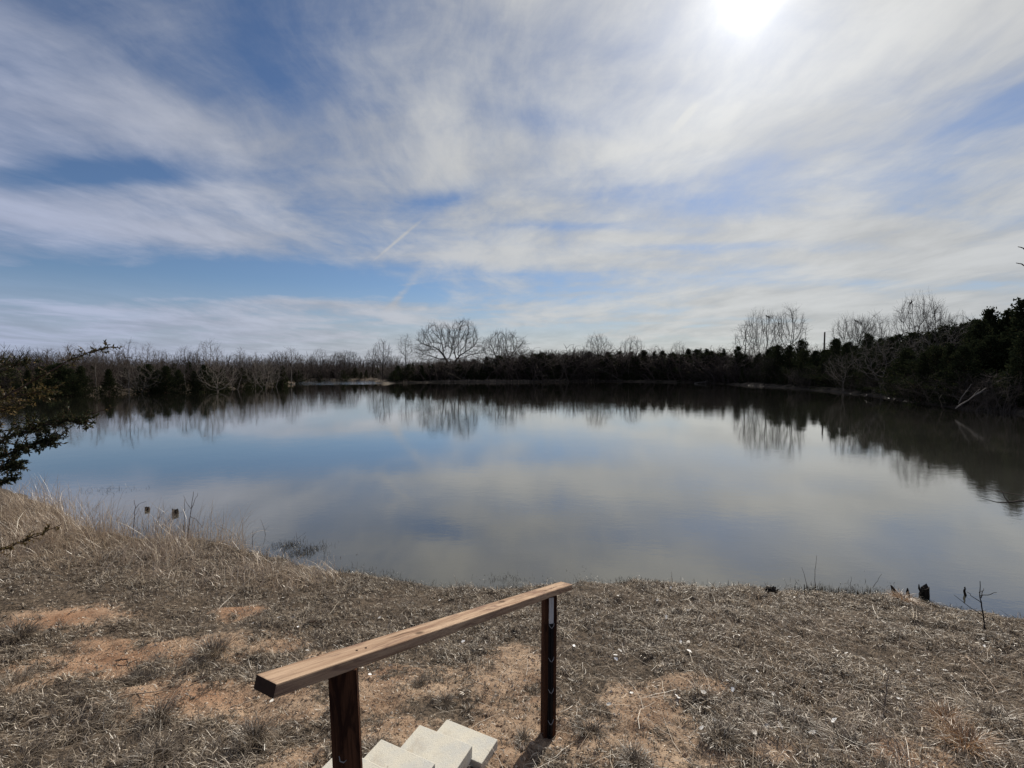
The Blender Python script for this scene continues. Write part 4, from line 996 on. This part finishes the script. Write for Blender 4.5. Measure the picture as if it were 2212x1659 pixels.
# stubble of cut reeds on the right waterline
def stubble(u0, u1, n, v0, Lr, label):
    us = rng.uniform(u0, u1, n); P = []
    for u in us:
        q = at_z(u, v0(u) + rng.normal() * 4, 0); P.append((q[0], q[1], max(gz(q[0], q[1]), -.02)))
    P = np.array(P)
    o = blade_obj('reed_stubble', [blade_arrays(P, rng.uniform(0, 6.28, n), rng.normal(1.5, .1, n), rng.normal(1.45, .15, n), rng.uniform(*Lr, n), rng.uniform(.004, .008, n), rng.uniform(0, .7, n), 3, ground=False)], 'wet_reed')
    tag(o, label, 'reeds', kind='stuff')
vs = lambda u: np.interp(u, [a for a, _ in near_px], [b for _, b in near_px])
stubble(1740, 1860, 170, lambda u: vs(u) + 2, (.06, .16), 'upright reed stubble at the water right of the rail')
stubble(1480, 1740, 110, lambda u: vs(u) - 1, (.04, .10), 'sparse reed stubble left of the small driftwood stump')
stubble(1860, 1920, 60, lambda u: vs(u), (.05, .13), 'reed stubble beside the rusty grass tuft')
# gravel in the bare soil
x, y = sample_fan(60000, -50, 50, 1.5, 5.5); z, s = ground_at(x, y); ok = (bare_at(x, y) > .45) & keep_off_steps(x, y) & (s > .3); x, y, z = x[ok][:9000], y[ok][:9000], z[ok][:9000]; n = len(x)
rad = rng.gamma(1.7, .0026, n).clip(.002, .018)
oct_ = np.array([(1, 0, 0), (0, 1, 0), (-1, 0, 0), (0, -1, 0), (0, 0, .8), (0, 0, -.6)], float)
V = np.stack([x, y, z], 1)[:, None, :] + oct_[None] * rad[:, None, None] * rng.uniform(.6, 1.4, (n, 6, 1)); 
f = np.array([(0, 1, 4), (1, 2, 4), (2, 3, 4), (3, 0, 4), (1, 0, 5), (2, 1, 5), (3, 2, 5), (0, 3, 5)])
F = (np.arange(n)[:, None, None] * 6 + f[None]).reshape(-1, 3)
gv = obj('gravel', np_mesh('gravel', V.reshape(-1, 3), F.ravel(), np.arange(len(F)) * 3, np.repeat(rng.beta(2, 2, n), 6), False), 'stone')
tag(gv, 'fine gravel scattered in the bare red soil', 'gravel', kind='stuff')

# tussocks that stand out one by one
def tussock_mesh(name, nb, R, Hh, mat, seed, tc=(.42, .25)):
    g = np.random.default_rng(seed); a = g.uniform(0, 6.28, nb); r = R * np.sqrt(g.random(nb)) * .6
    P = np.stack([r * np.cos(a), r * np.sin(a), np.full(nb, -.01)], 1)
    az = a + g.normal(size=nb) * .7; e0 = g.normal(1.15, .25, nb).clip(.3, 1.5); e1 = e0 - g.uniform(.5, 2.2, nb)
    V, l, s, tt = blade_arrays(P, az, e0, e1, Hh * g.uniform(.6, 1.5, nb), g.uniform(.0025, .0045, nb), np.clip(g.normal(*tc, nb), 0, 1), 4, g, ground=False)
    V[:, 2] = np.maximum(V[:, 2], .0)
    me = np_mesh(name, V, l, s, tt, False); me.materials.append(MATS[mat]); return me
TUS = [tussock_mesh('tussock_%d' % k, nb, R, Hh, m, k, tc) for k, (nb, R, Hh, m, tc) in enumerate([(420, .13, .13, 'thatch', (.40, .24)), (380, .16, .11, 'thatch', (.5, .24)), (300, .10, .15, 'thatch', (.3, .2)), (360, .12, .22, 'rust_grass', (.45, .3))])]
SPOTS = [(460, 1412, 0, 1.3, 'broad grey grass tussock beside the bare red patch, left of the rail'), (425, 1440, 2, .8, 'small dark grass tussock below the broad grey one'), (545, 1600, 0, 1.0, 'dark shaggy tussock left of the near post'),
         (40, 1375, 2, 1.3, 'brown tussock at the left edge above the red soil'), (25, 1480, 1, 1.0, 'pale tussock at the left edge below the red soil'), (150, 1580, 1, 1.2, 'pale straw tussock in the lower left corner'), (340, 1555, 2, 1.0, 'low dark tussock at the bottom left'),
         (255, 1545, 1, .8, 'thin tussock between the fallen sticks'), (330, 1640, 0, .9, 'round tussock at the bottom edge left of the steps'), (40, 1640, 1, 1.1, 'big pale tussock in the bottom left corner'), (300, 1470, 2, .7, 'tiny tussock on the bare red soil'),
         (1275, 1585, 2, .75, 'dark tussock right of the far rail post'), (1370, 1650, 2, .8, 'dark tussock at the bottom edge right of the rail'), (1560, 1600, 0, .8, 'ragged tussock among the white leaves'), (1700, 1560, 2, .9, 'dark tussock in the middle of the right bank'),
         (1840, 1620, 0, 1.0, 'brown tussock beside the small bare hollow'), (2085, 1615, 3, 1.0, 'tall rusty tussock in the lower right corner'), (2150, 1560, 1, 1.2, 'pale shaggy tussock at the right edge'), (2040, 1560, 3, .7, 'rusty tussock right of the pale upright stalk'),
         (1460, 1330, 1, .7, 'low tussock near the water right of the rail'), (905, 1480, 2, .55, 'little dark tussock behind the rail'), (815, 1620, 1, .6, 'small tussock between near post and steps'), (960, 1520, 2, .6, 'little tussock above the steps'), (1130, 1600, 2, .5, 'small tussock left of the far post base'),
         (340, 1180, 1, 1.1, 'straw tussock on the left hummock by the stalks'), (445, 1180, 1, 1.2, 'straw tussock at the tip of the left hummock'), (1950, 1297, 3, .75, 'rusty orange grass tuft around the driftwood')]
for (u, v, k, sc, lab) in SPOTS:
    p = on_ground(u, v); o = bpy.data.objects.new('grass_tussock', TUS[k]); o.location = p; o.rotation_euler = (0, 0, random.uniform(0, 6.28)); o.scale = (sc * random.uniform(.9, 1.5), sc * random.uniform(.8, 1.2), sc * random.uniform(.6, .95)); link(o)
    tag(o, lab, 'grass', 'grass tussocks of the near bank')

# pale fallen leaves
def leaf_mesh(k):
    g = random.Random(k); V, F = [(0, 0, .002)], []; n = 9
    for i in range(n):
        a = 2 * math.pi * i / n; r = .017 * (1 + .25 * g.uniform(-1, 1)); xx, yy = r * 1.35 * math.cos(a), r * .8 * math.sin(a)
        V.append((xx, yy, .002 + 12 * (yy * yy) * g.uniform(.6, 1.4) + 5 * xx * xx * g.uniform(-.2, 1)))
    F = [(0, 1 + i, 1 + (i + 1) % n) for i in range(n)]
    me = pydata('leaf', V, F); me.materials.append(MATS['pale_leaf']); return me
LEAF = [leaf_mesh(k) for k in range(5)]
LR = [(290, 465), (420, 490), (460, 490), (105, 535), (85, 580), (465, 538), (600, 430), (725, 455), (980, 490), (990, 465), (1285, 550), (1375, 580), (820, 645), (665, 693), (690, 740), (540, 757), (905, 765), (945, 765), (400, 775), (410, 785), (165, 760), (775, 820), (555, 840), (570, 835), (595, 905), (530, 945), (870, 935), (940, 930), (860, 915), (1035, 968), (805, 968), (680, 945), (1105, 968), (1590, 730), (1560, 790), (1550, 648), (2170, 895), (2005, 512), (2080, 450), (2000, 475), (1725, 305), (2110, 325), (1015, 255), (465, 323), (370, 205), (1605, 290), (45, 820), (1150, 700), (1220, 905), (1800, 640), (1660, 640), (755, 560), (345, 360), (1480, 385), (1835, 670)]
LL = [(640, 690, 'z1'), (395, 575, 'z1'), (580, 570, 'z1'), (80, 645, 'z1'), (460, 325, 'z1'), (250, 840, 'z1'), (1530, 1290, 'z1'), (310, 1620, 'z1'), (755, 985, 'z1')]
px_leaf = [((1800 + a / 1.739) * .72, (1650 + b / 1.739) * .72) for a, b in LR] + [((740 + a / 4.148) * .72, (1720 + b / 4.148) * .72) for a, b, _ in LL] + [(225, 1263), (820, 1338), (1240, 1400), (1290, 1330), (1330, 1420), (1060, 1330), (1000, 1390), (1335, 1290), (1420, 1300), (950, 1300)]
for k, (u, v) in enumerate(px_leaf):
    p = on_ground(u, v); o = bpy.data.objects.new('fallen_leaf', LEAF[k % 5]); sc = random.uniform(.6, 1.15)
    o.location = (p[0], p[1], p[2] + .02); o.rotation_euler = (random.uniform(-.5, .5), random.uniform(-.5, .5), random.uniform(0, 6.28)); o.scale = (sc,) * 3; link(o)
    tag(o, 'small curled whitish fallen leaf lying on the dry grass of the near bank', 'leaf', 'whitish leaves strewn on the near bank')

# ------------------------------------------------------------------ sticks and stalks on the bank
def wig(pts, n, amp, seed):
    g = np.random.default_rng(seed); pts = np.array(pts, float); tt = np.linspace(0, len(pts) - 1, n); i = np.minimum(tt.astype(int), len(pts) - 2); f = (tt - i)[:, None]
    q = pts[i] * (1 - f) + pts[i + 1] * f; q[1:-1] += g.normal(size=(n - 2, 3)) * amp; return q
def stick(name, px, r, mat, label, cat='stick', lift=0.02):
    P = []
    for k, (u, v) in enumerate(px): p = on_ground(u, v); P.append((p[0], p[1], p[2] + lift))
    Q = wig(P, 9, r * 1.2, len(label)); Vv, Fv = path_tube(Q, np.linspace(r, r * .45, 9), 6)
    o = obj(name, pydata(name, Vv, Fv, True), mat); tag(o, label, cat, 'sticks on the near bank'); return o
stick('fallen_stick', [(177, 1538), (293, 1502), (371, 1499)], .0055, 'stick', 'long pale forked stick lying on the soil at lower left')
stick('fallen_stick', [(417, 1479), (482, 1447)], .008, 'stick_dark', 'dark reddish stick lying left of the rail end')
stick('fallen_stick', [(130, 1481), (192, 1464)], .004, 'stick', 'short pale stick below the red soil patch')
stick('fallen_stick', [(498, 1534), (573, 1508)], .005, 'stick', 'pale stick just below the near end of the rail')
stick('fallen_stick', [(153, 1326), (190, 1311)], .007, 'stick', 'pale stub of stick by the upper red patch')
stick('fallen_stick', [(225, 1552), (319, 1536)], .004, 'stick', 'thin stick parallel to the long forked one')
stick('fallen_stick', [(666, 1347), (717, 1348)], .007, 'stick_dark', 'short black stick in the grass above the rail')
stick('fallen_stick', [(250, 1432), (292, 1432)], .007, 'stick_dark', 'short black stick on the big red patch')
stick('fallen_stick', [(760, 1349), (780, 1347)], .006, 'stick_dark', 'small black twig in the grass near the middle')
stick('fallen_stick', [(2085, 1432), (2140, 1488), (2161, 1527)], .005, 'stick', 'pale bent stalk at the far right of the bank', 'stalk', .06)
stick('fallen_stick', [(1917, 1581), (1940, 1615), (1958, 1656)], .005, 'stick', 'pale stalk crossing the small bare hollow', 'stalk', .05)
stick('fallen_stick', [(1560, 1390), (1590, 1350)], .004, 'stick', 'curved pale stalk near the middle of the right bank', 'stalk', .04)
stick('fallen_stick', [(1135, 1240), (1152, 1252)], .006, 'stick_dark', 'dark twig poking from the water behind the rail end', 'stick', .05)
def standing(name, base, pts, r, mat, label, cat='stalk', twigs=(), group=None, water=False):
    """upright stalk: base pixel, then pixels of the stem at the same depth"""
    b = at_z(*base, 0) if water else on_ground(*base); Y = b[1]; P = [(b[0], b[1], b[2] - .05)] + [at_y(u, v, Y) for u, v in pts]
    o = empty(name, (b[0], b[1], b[2])); tag(o, label, cat, group); off = np.array(o.location)
    Q = wig(P, 10, min(r * .8, .004), len(label)) - off; Vv, Fv = path_tube(Q, np.linspace(r, r * .4, 10), 5); obj('stem', pydata('stem', Vv, Fv, True), mat, o)
    for k, tw in enumerate(twigs):
        T = [at_y(u, v, Y) + np.array([0, (.02 + .02 * k) * q * (-1) ** k, 0]) for q, (u, v) in enumerate(tw)]
        Q = wig(T, 6, r * .5, k + 3) - off; Vv, Fv = path_tube(Q, np.linspace(r * .6, r * .3, 6), 4); obj('twig', pydata('twig', Vv, Fv, True), mat, o)
    return o
standing('dead_stalk', (1909, 1545), [(1912, 1500), (1921, 1457)], .006, 'stick', 'pale upright stalk standing in the lower right grass', 'stalk')
standing('dead_weed', (2128, 1365), [(2122, 1310), (2115, 1285), (2117, 1255)], .007, 'wet_wood', 'dead branching weed on the right shore', 'weed', [[(2121, 1305), (2105, 1290), (2096, 1282)], [(2116, 1288), (2128, 1280), (2136, 1272)], [(2119, 1292), (2135, 1284), (2150, 1283)], [(2115, 1280), (2105, 1268)], [(2124, 1330), (2110, 1318), (2100, 1305)]])
standing('dead_stalk', (405, 1168), [(408, 1130), (414, 1095), (418, 1062)], .008, 'stick_dark', 'tall forked dead stalk standing in the water on the left', 'stalk', [[(414, 1098), (420, 1080), (424, 1066)], [(413, 1100), (407, 1085), (403, 1068)], [(410, 1115), (420, 1125), (428, 1145)]], water=True)
standing('dead_stalk', (398, 1166), [(398, 1110), (399, 1078)], .006, 'stick_dark', 'straight dead stalk beside the tall forked one', 'stalk', water=True)
standing('dead_stalk', (285, 1165), [(290, 1125), (292, 1095), (290, 1080)], .007, 'stick_dark', 'leaning dead stalk left of the floating stumps', 'stalk', [[(291, 1100), (300, 1088), (312, 1084)], [(289, 1120), (300, 1105), (308, 1095)]], water=True)
standing('dead_stalk', (320, 1162), [(321, 1120), (321, 1100)], .005, 'stick', 'thin dead stalk below the smaller floating stump', 'stalk', water=True)
standing('dead_stalk', (340, 1160), [(342, 1125), (348, 1098)], .005, 'stick', 'thin curved stalk between the floating stumps', 'stalk', [[(343, 1120), (352, 1105)]], water=True)
standing('dead_stalk', (270, 1160), [(262, 1135), (250, 1120)], .006, 'stick', 'pale bent stalk left of the leaning one', 'stalk', [[(262, 1135), (258, 1115)]], water=True)
standing('dead_stalk', (455, 1162), [(456, 1120), (460, 1080)], .005, 'stick', 'faint thin stalk right of the tall forked one', 'stalk', [[(456, 1125), (450, 1105)]], water=True)
standing('dead_stalk', (350, 1135), [(372, 1116), (395, 1105)], .005, 'stick_dark', 'long twig slanting over the water near the larger stump', 'stalk', water=True)
standing('dead_stalk', (545, 1188), [(545, 1165), (547, 1145)], .005, 'stick_dark', 'short stalk in the water off the left hummock', 'stalk', [[(545, 1160), (552, 1150)]], water=True)
standing('dead_stalk', (575, 1155), [(570, 1140), (563, 1122)], .004, 'stick_dark', 'thin twig in open water left of the middle', 'stalk', [[(572, 1146), (580, 1136)]], water=True)
standing('dead_stalk', (642, 1172), [(640, 1150)], .004, 'stick_dark', 'short twig above the dark weed tuft', 'stalk', [[(641, 1165), (660, 1150)]], water=True)
standing('dead_stalk', (1763, 1282), [(1760, 1235), (1764, 1200)], .004, 'stick_dark', 'tall thin reed stalk among the stubble', 'reed', water=False)
standing('dead_stalk', (1748, 1282), [(1740, 1250), (1732, 1225)], .004, 'stick_dark', 'leaning reed stalk left of the tall thin one', 'reed')
standing('dead_stalk', (1872, 1284), [(1890, 1262), (1905, 1240)], .004, 'stick_dark', 'reed stalk leaning right beside the rusty tuft', 'reed')
standing('dead_stalk', (1838, 1284), [(1838, 1245)], .004, 'stick_dark', 'short straight reed at the right end of the stubble', 'reed')
standing('dead_stalk', (1738, 1283), [(1737, 1262)], .008, 'wet_wood', 'short thick black reed stump by the stubble', 'reed')
standing('dead_stalk', (1455, 1262), [(1450, 1235)], .004, 'stick_dark', 'lone reed at the water right of the rail', 'reed')

# ------------------------------------------------------------------ driftwood and stumps
def stump(name, u, v, wid, hgt, label, seed, spikes=(), water=True, cat='stump', lobes=9):
    g = np.random.default_rng(seed); b = at_z(u, v, 0) if water else on_ground(u, v); Y = b[1]; k = Y / FPX
    o = empty(name, tuple(b)); tag(o, label, cat, 'stumps and driftwood at the water')
    R = wid * k / 2; Hh = hgt * k; V, F = [], []; n = lobes; rings = 5
    rad0 = 1 + g.normal(size=n) * .16
    for q in range(rings):
        tq = q / (rings - 1)
        for i in range(n):
            a = 2 * math.pi * i / n; r = R * rad0[i] * (1.12 - .25 * tq) * (1 + g.normal() * .05)
            V.append((r * math.cos(a), r * math.sin(a), -.06 + (Hh + .06) * tq * (1 + (0.10 * g.normal() if q == rings - 1 else 0))))
    V.append((0, 0, Hh * .82)); c = len(V) - 1
    for q in range(rings - 1):
        for i in range(n): F.append((q * n + i, q * n + (i + 1) % n, (q + 1) * n + (i + 1) % n, (q + 1) * n + i))
    for i in range(n): F.append(((rings - 1) * n + i, (rings - 1) * n + (i + 1) % n, c))
    obj('body', pydata('body', V, F, False), 'wet_wood', o)
    for (u0, v0, u1, v1, rr) in spikes:
        A = at_y(u0, v0, Y) - b; Bq = at_y(u1, v1, Y) - b; Q = wig([A, Bq], 5, rr * .3, seed); Vv, Fv = path_tube(Q, np.array([1, .95, .8, .55, .2]) * rr, 6)
        obj('splinter', pydata('splinter', Vv, Fv, False), 'wet_wood', o)
    return o
stump('stump', 318, 1102, 9, 7, 'smaller dark stump sticking out of the water on the left', 1, lobes=11)
stump('stump', 380, 1110, 12, 9, 'larger dark block of wood in the water on the left', 2)
stump('driftwood', 1664, 1282, 22, 12, 'small splintered stump at the water right of the rail', 3, ((1668, 1275, 1672, 1266, .02), (1672, 1280, 1683, 1272, .016), (1658, 1276, 1656, 1270, .018)), False)
stump('driftwood', 1999, 1290, 18, 22, 'round black stump standing in the water by the rusty tuft', 4, ((1990, 1292, 1985, 1262, .022),))
stump('driftwood', 1936, 1290, 12, 8, 'pointed black driftwood behind the rusty orange tuft', 5, ((1936, 1284, 1924, 1264, .03), (1962, 1288, 1960, 1270, .022)))
standing('driftwood_stake', (2084, 1285), [(2084, 1276), (2085, 1268)], .018, 'wet_wood', 'lone black stake in the water at far right', 'stake', water=True)

# fallen pale limbs along the right bank
for k, (a, b, Y, r, lab) in enumerate((((2064, 882), (2130, 838), 31, .045, 'pale fallen limb leaning up from the water at far right'), ((2070, 872), (2098, 830), 31.5, .03, 'thin fallen limb crossing behind the pale one'), ((1868, 856), (1895, 846), 47, .05, 'pale snag lying at the right waterline'), ((1500, 828), (1530, 822), 90, .10, 'grey snag lying at the far waterline'))):
    A = at_y(*a, Y); A[2] = max(A[2], -.1); Bq = at_y(*b, Y); Q = wig([A, Bq], 8, r * .9, k); o = empty('fallen_limb', tuple(A)); tag(o, lab, 'branch', 'fallen limbs at the water')
    Vv, Fv = path_tube(Q - A, np.linspace(r, r * .4, 8), 6); obj('limb', pydata('limb', Vv, Fv, True), 'bark_grey', o)
    for q in range(3):
        m = Q[3 + q]; e = m + (Bq - A) * .3 + np.random.default_rng(k * 7 + q).normal(size=3) * np.linalg.norm(Bq - A) * .12; Vv, Fv = path_tube(wig([m, e], 5, r * .3, q) - A, np.linspace(r * .5, r * .2, 5), 5); obj('side_branch', pydata('side_branch', Vv, Fv, True), 'bark_grey', o)

# grass fringe on the far banks
n = 26000; idx = rng.integers(0, len(POND), n); A_ = POND[idx]; B_ = np.roll(POND, -1, axis=0)[idx]; tt = rng.random((n, 1)); Pq = A_ * (1 - tt) + B_ * tt
Pq = Pq + rng.normal(size=(n, 2)) * 1.1; r = np.hypot(Pq[:, 0], Pq[:, 1]); z, s = ground_at(Pq[:, 0], Pq[:, 1]); ok = (r > 22) & (Pq[:, 0] < 12 + 14 * rng.random(len(r))) & (s > .05) & (Pq[:, 1] > 10) & (fbm(Pq[:, 0] * .16, Pq[:, 1] * .16, 3, 4) > .42); Pq, z = Pq[ok], z[ok]; n = len(z); dd = np.hypot(Pq[:, 0], Pq[:, 1])
fr = blade_obj('bank_grass', [blade_arrays(np.stack([Pq[:, 0], Pq[:, 1], z], 1), rng.uniform(0, 6.28, n), rng.normal(1.2, .3, n), rng.normal(.5, .5, n), rng.uniform(.25, .7, n), .012 + .00035 * dd, rng.beta(2, 2.5, n), 3, ground=False)], 'straw')
tag(fr, 'dry tan grass along the far banks of the pond', 'grass', kind='stuff')

# ------------------------------------------------------------------ near cedar at the left edge
ct = empty('cedar_tree', (-4.75, 3.4, gz(-4.75, 3.4) - .05))
tag(ct, 'nearby cedar reaching its boughs in from the left edge', 'tree'); CO = np.array(ct.location)
Q = wig([(0, 0, 0), (.05, .02, 1.2), (-.03, 0, 2.6), (.02, 0, 4.2)], 12, .012, 5); Vv, Fv = path_tube(Q, np.linspace(.13, .03, 12), 9); obj('trunk', pydata('trunk', Vv, Fv, True), 'bark_cedar', ct)
def bough(px, Y, r0, side_len, nside, leaf, dens, tintc, seed, bare_to=0.0, droop=0.0):
    g = np.random.default_rng(seed); P = [at_y(u, v, y_) - CO for (u, v), y_ in zip(px, Y)]
    root = np.array([0, 0, P[0][2] - .12]); Q = wig([root] + P, 22, .004, seed); Vv, Fv = path_tube(Q, np.linspace(r0, .0022, 22), 6, False)
    b = obj('bough', pydata('bough', Vv, Fv, True), 'bark_cedar', ct)
    A, B, lp, ld = [], [], [], []
    L = len(Q)
    for k in range(nside):
        tt = g.uniform(.22, .99); i = min(int(tt * (L - 1)), L - 2); f = tt * (L - 1) - i; p = Q[i] * (1 - f) + Q[i + 1] * f; ax = Q[i + 1] - Q[i]; ax /= np.linalg.norm(ax)
        d = ax * .9 + g.normal(size=3) * .6 + np.array([0, 0, .12 - droop]); d /= np.linalg.norm(d); sl_ = side_len * g.uniform(.4, 1.1) * (1.15 - .75 * tt)
        m = 5; q = p.copy(); prev = p
        for s_ in range(m):
            q = q + d * sl_ / m; d = d + g.normal(size=3) * .22; d /= np.linalg.norm(d); A.append(prev); B.append(q); prev = q
            nl = g.poisson(dens)
            for _ in range(nl):
                e = d + g.normal(size=3) * .75; lp.append(q - d * g.random() * sl_ / m); ld.append(e)
    A, B = np.array(A), np.array(B); V, F = tubes(A, B, np.full(len(A), .0022), np.full(len(A), .0016), 4)
    tag(obj('twigs', quads_mesh('twigs', V, F), 'bark_cedar', b), kind='stuff')
    lp, ld = np.array(lp), np.array(ld); n = len(lp); V, F = cards(lp, ld, leaf * g.uniform(.5, 1.5, n), leaf * .20 * g.uniform(.7, 1.3, n), g)
    obj('foliage', quads_mesh('foliage', V, F, np.repeat(np.clip(g.normal(tintc, .2, n), 0, 1), 4), False), 'cedar_near', b)
Yc = lambda n, a=3.1, b=3.0: list(np.linspace(a, b, n))
bough([(-90, 905), (0, 862), (80, 820), (140, 782), (190, 762), (225, 752), (252, 750)], Yc(7), .006, .12, 46, .018, 3.4, .55, 1)
bough([(-120, 860), (-50, 826), (10, 800), (62, 782)], Yc(4, 3.2, 3.1), .008, .22, 56, .022, 5, .4, 2)
bough([(-120, 900), (-60, 866), (0, 858), (60, 852), (105, 842)], Yc(5, 3.2, 3.1), .008, .22, 58, .022, 5, .75, 3)
bough([(-120, 945), (-50, 910), (0, 888), (50, 876)], Yc(4, 3.15, 3.05), .008, .22, 44, .022, 4.5, .8, 4)
bough([(-140, 1000), (-40, 970), (30, 940), (100, 918), (150, 908), (185, 906)], Yc(6, 3.1, 3.0), .014, .26, 85, .023, 7, .35, 5)
bough([(-140, 1040), (-40, 1000), (30, 975), (80, 960), (120, 950)], Yc(5, 3.1, 3.0), .013, .26, 75, .023, 7, .3, 6)
bough([(-140, 1075), (-60, 1040), (0, 1015), (55, 1000)], Yc(4, 3.1, 3.0), .012, .24, 65, .023, 7, .25, 7)
bough([(-130, 1095), (-60, 1070), (-10, 1045), (25, 1035)], Yc(4, 3.1, 3.0), .011, .20, 45, .023, 6, .25, 8)
bough([(-130, 1245), (-40, 1205), (20, 1180), (75, 1160), (132, 1133)], Yc(5, 3.1, 3.0), .006, .10, 36, .017, 4, .9, 9, droop=.05)
bough([(-60, 935), (60, 925), (150, 905), (205, 890), (250, 878)], Yc(5, 3.15, 3.1), .006, .06, 14, .016, 1.5, .7, 10)
bough([(-150, 820), (-80, 790), (-30, 770)], Yc(3, 3.2, 3.2), .012, .28, 50, .024, 6, .35, 11)

# bare tree just outside the right edge, its twig tips in view
bx, by = 9.1, 6.4
bt = empty('bare_tree', (bx, by, max(gz(bx, by), -.3))); tag(bt, 'bare sapling past the right edge with thin twigs reaching in', 'tree'); BO = np.array(bt.location)
Q = wig([(0, 0, -.1), (.1, 0, 2.2), (.05, .1, 5.2)], 12, .02, 3); Vv, Fv = path_tube(Q, np.linspace(.06, .015, 12), 8); obj('trunk', pydata('trunk', Vv, Fv, True), 'bark_grey', bt)
def limb(px, Y, r0, seed, tw=()):
    P = [at_y(u, v, Y) - BO for u, v in px]; root = np.array([.08, .03, P[0][2] - .3]); Q = wig([root] + P, 14, .006, seed); Vv, Fv = path_tube(Q, np.linspace(r0, .004, 14), 6); o = obj('limb', pydata('limb', Vv, Fv, True), 'bark_dark', bt)
    for k, t_ in enumerate(tw):
        P2 = [at_y(u, v, Y) - BO for u, v in t_]; Vv, Fv = path_tube(wig(P2, 6, .004, k), np.linspace(.007, .003, 6), 5); obj('twig', pydata('twig', Vv, Fv, True), 'bark_dark', o)
limb([(2290, 560), (2235, 545), (2213, 538), (2199, 533)], 6.2, .02, 1)
limb([(2300, 585), (2240, 575), (2213, 573), (2195, 568)], 6.2, .02, 2, [[(2240, 575), (2225, 560)]])
limb([(2300, 1075), (2250, 1078), (2212, 1082), (2195, 1082), (2175, 1088), (2150, 1085), (2122, 1077)], 6.0, .018, 3, [[(2240, 1078), (2195, 1068), (2160, 1062), (2108, 1050)], [(2180, 1087), (2170, 1072), (2165, 1060)]])
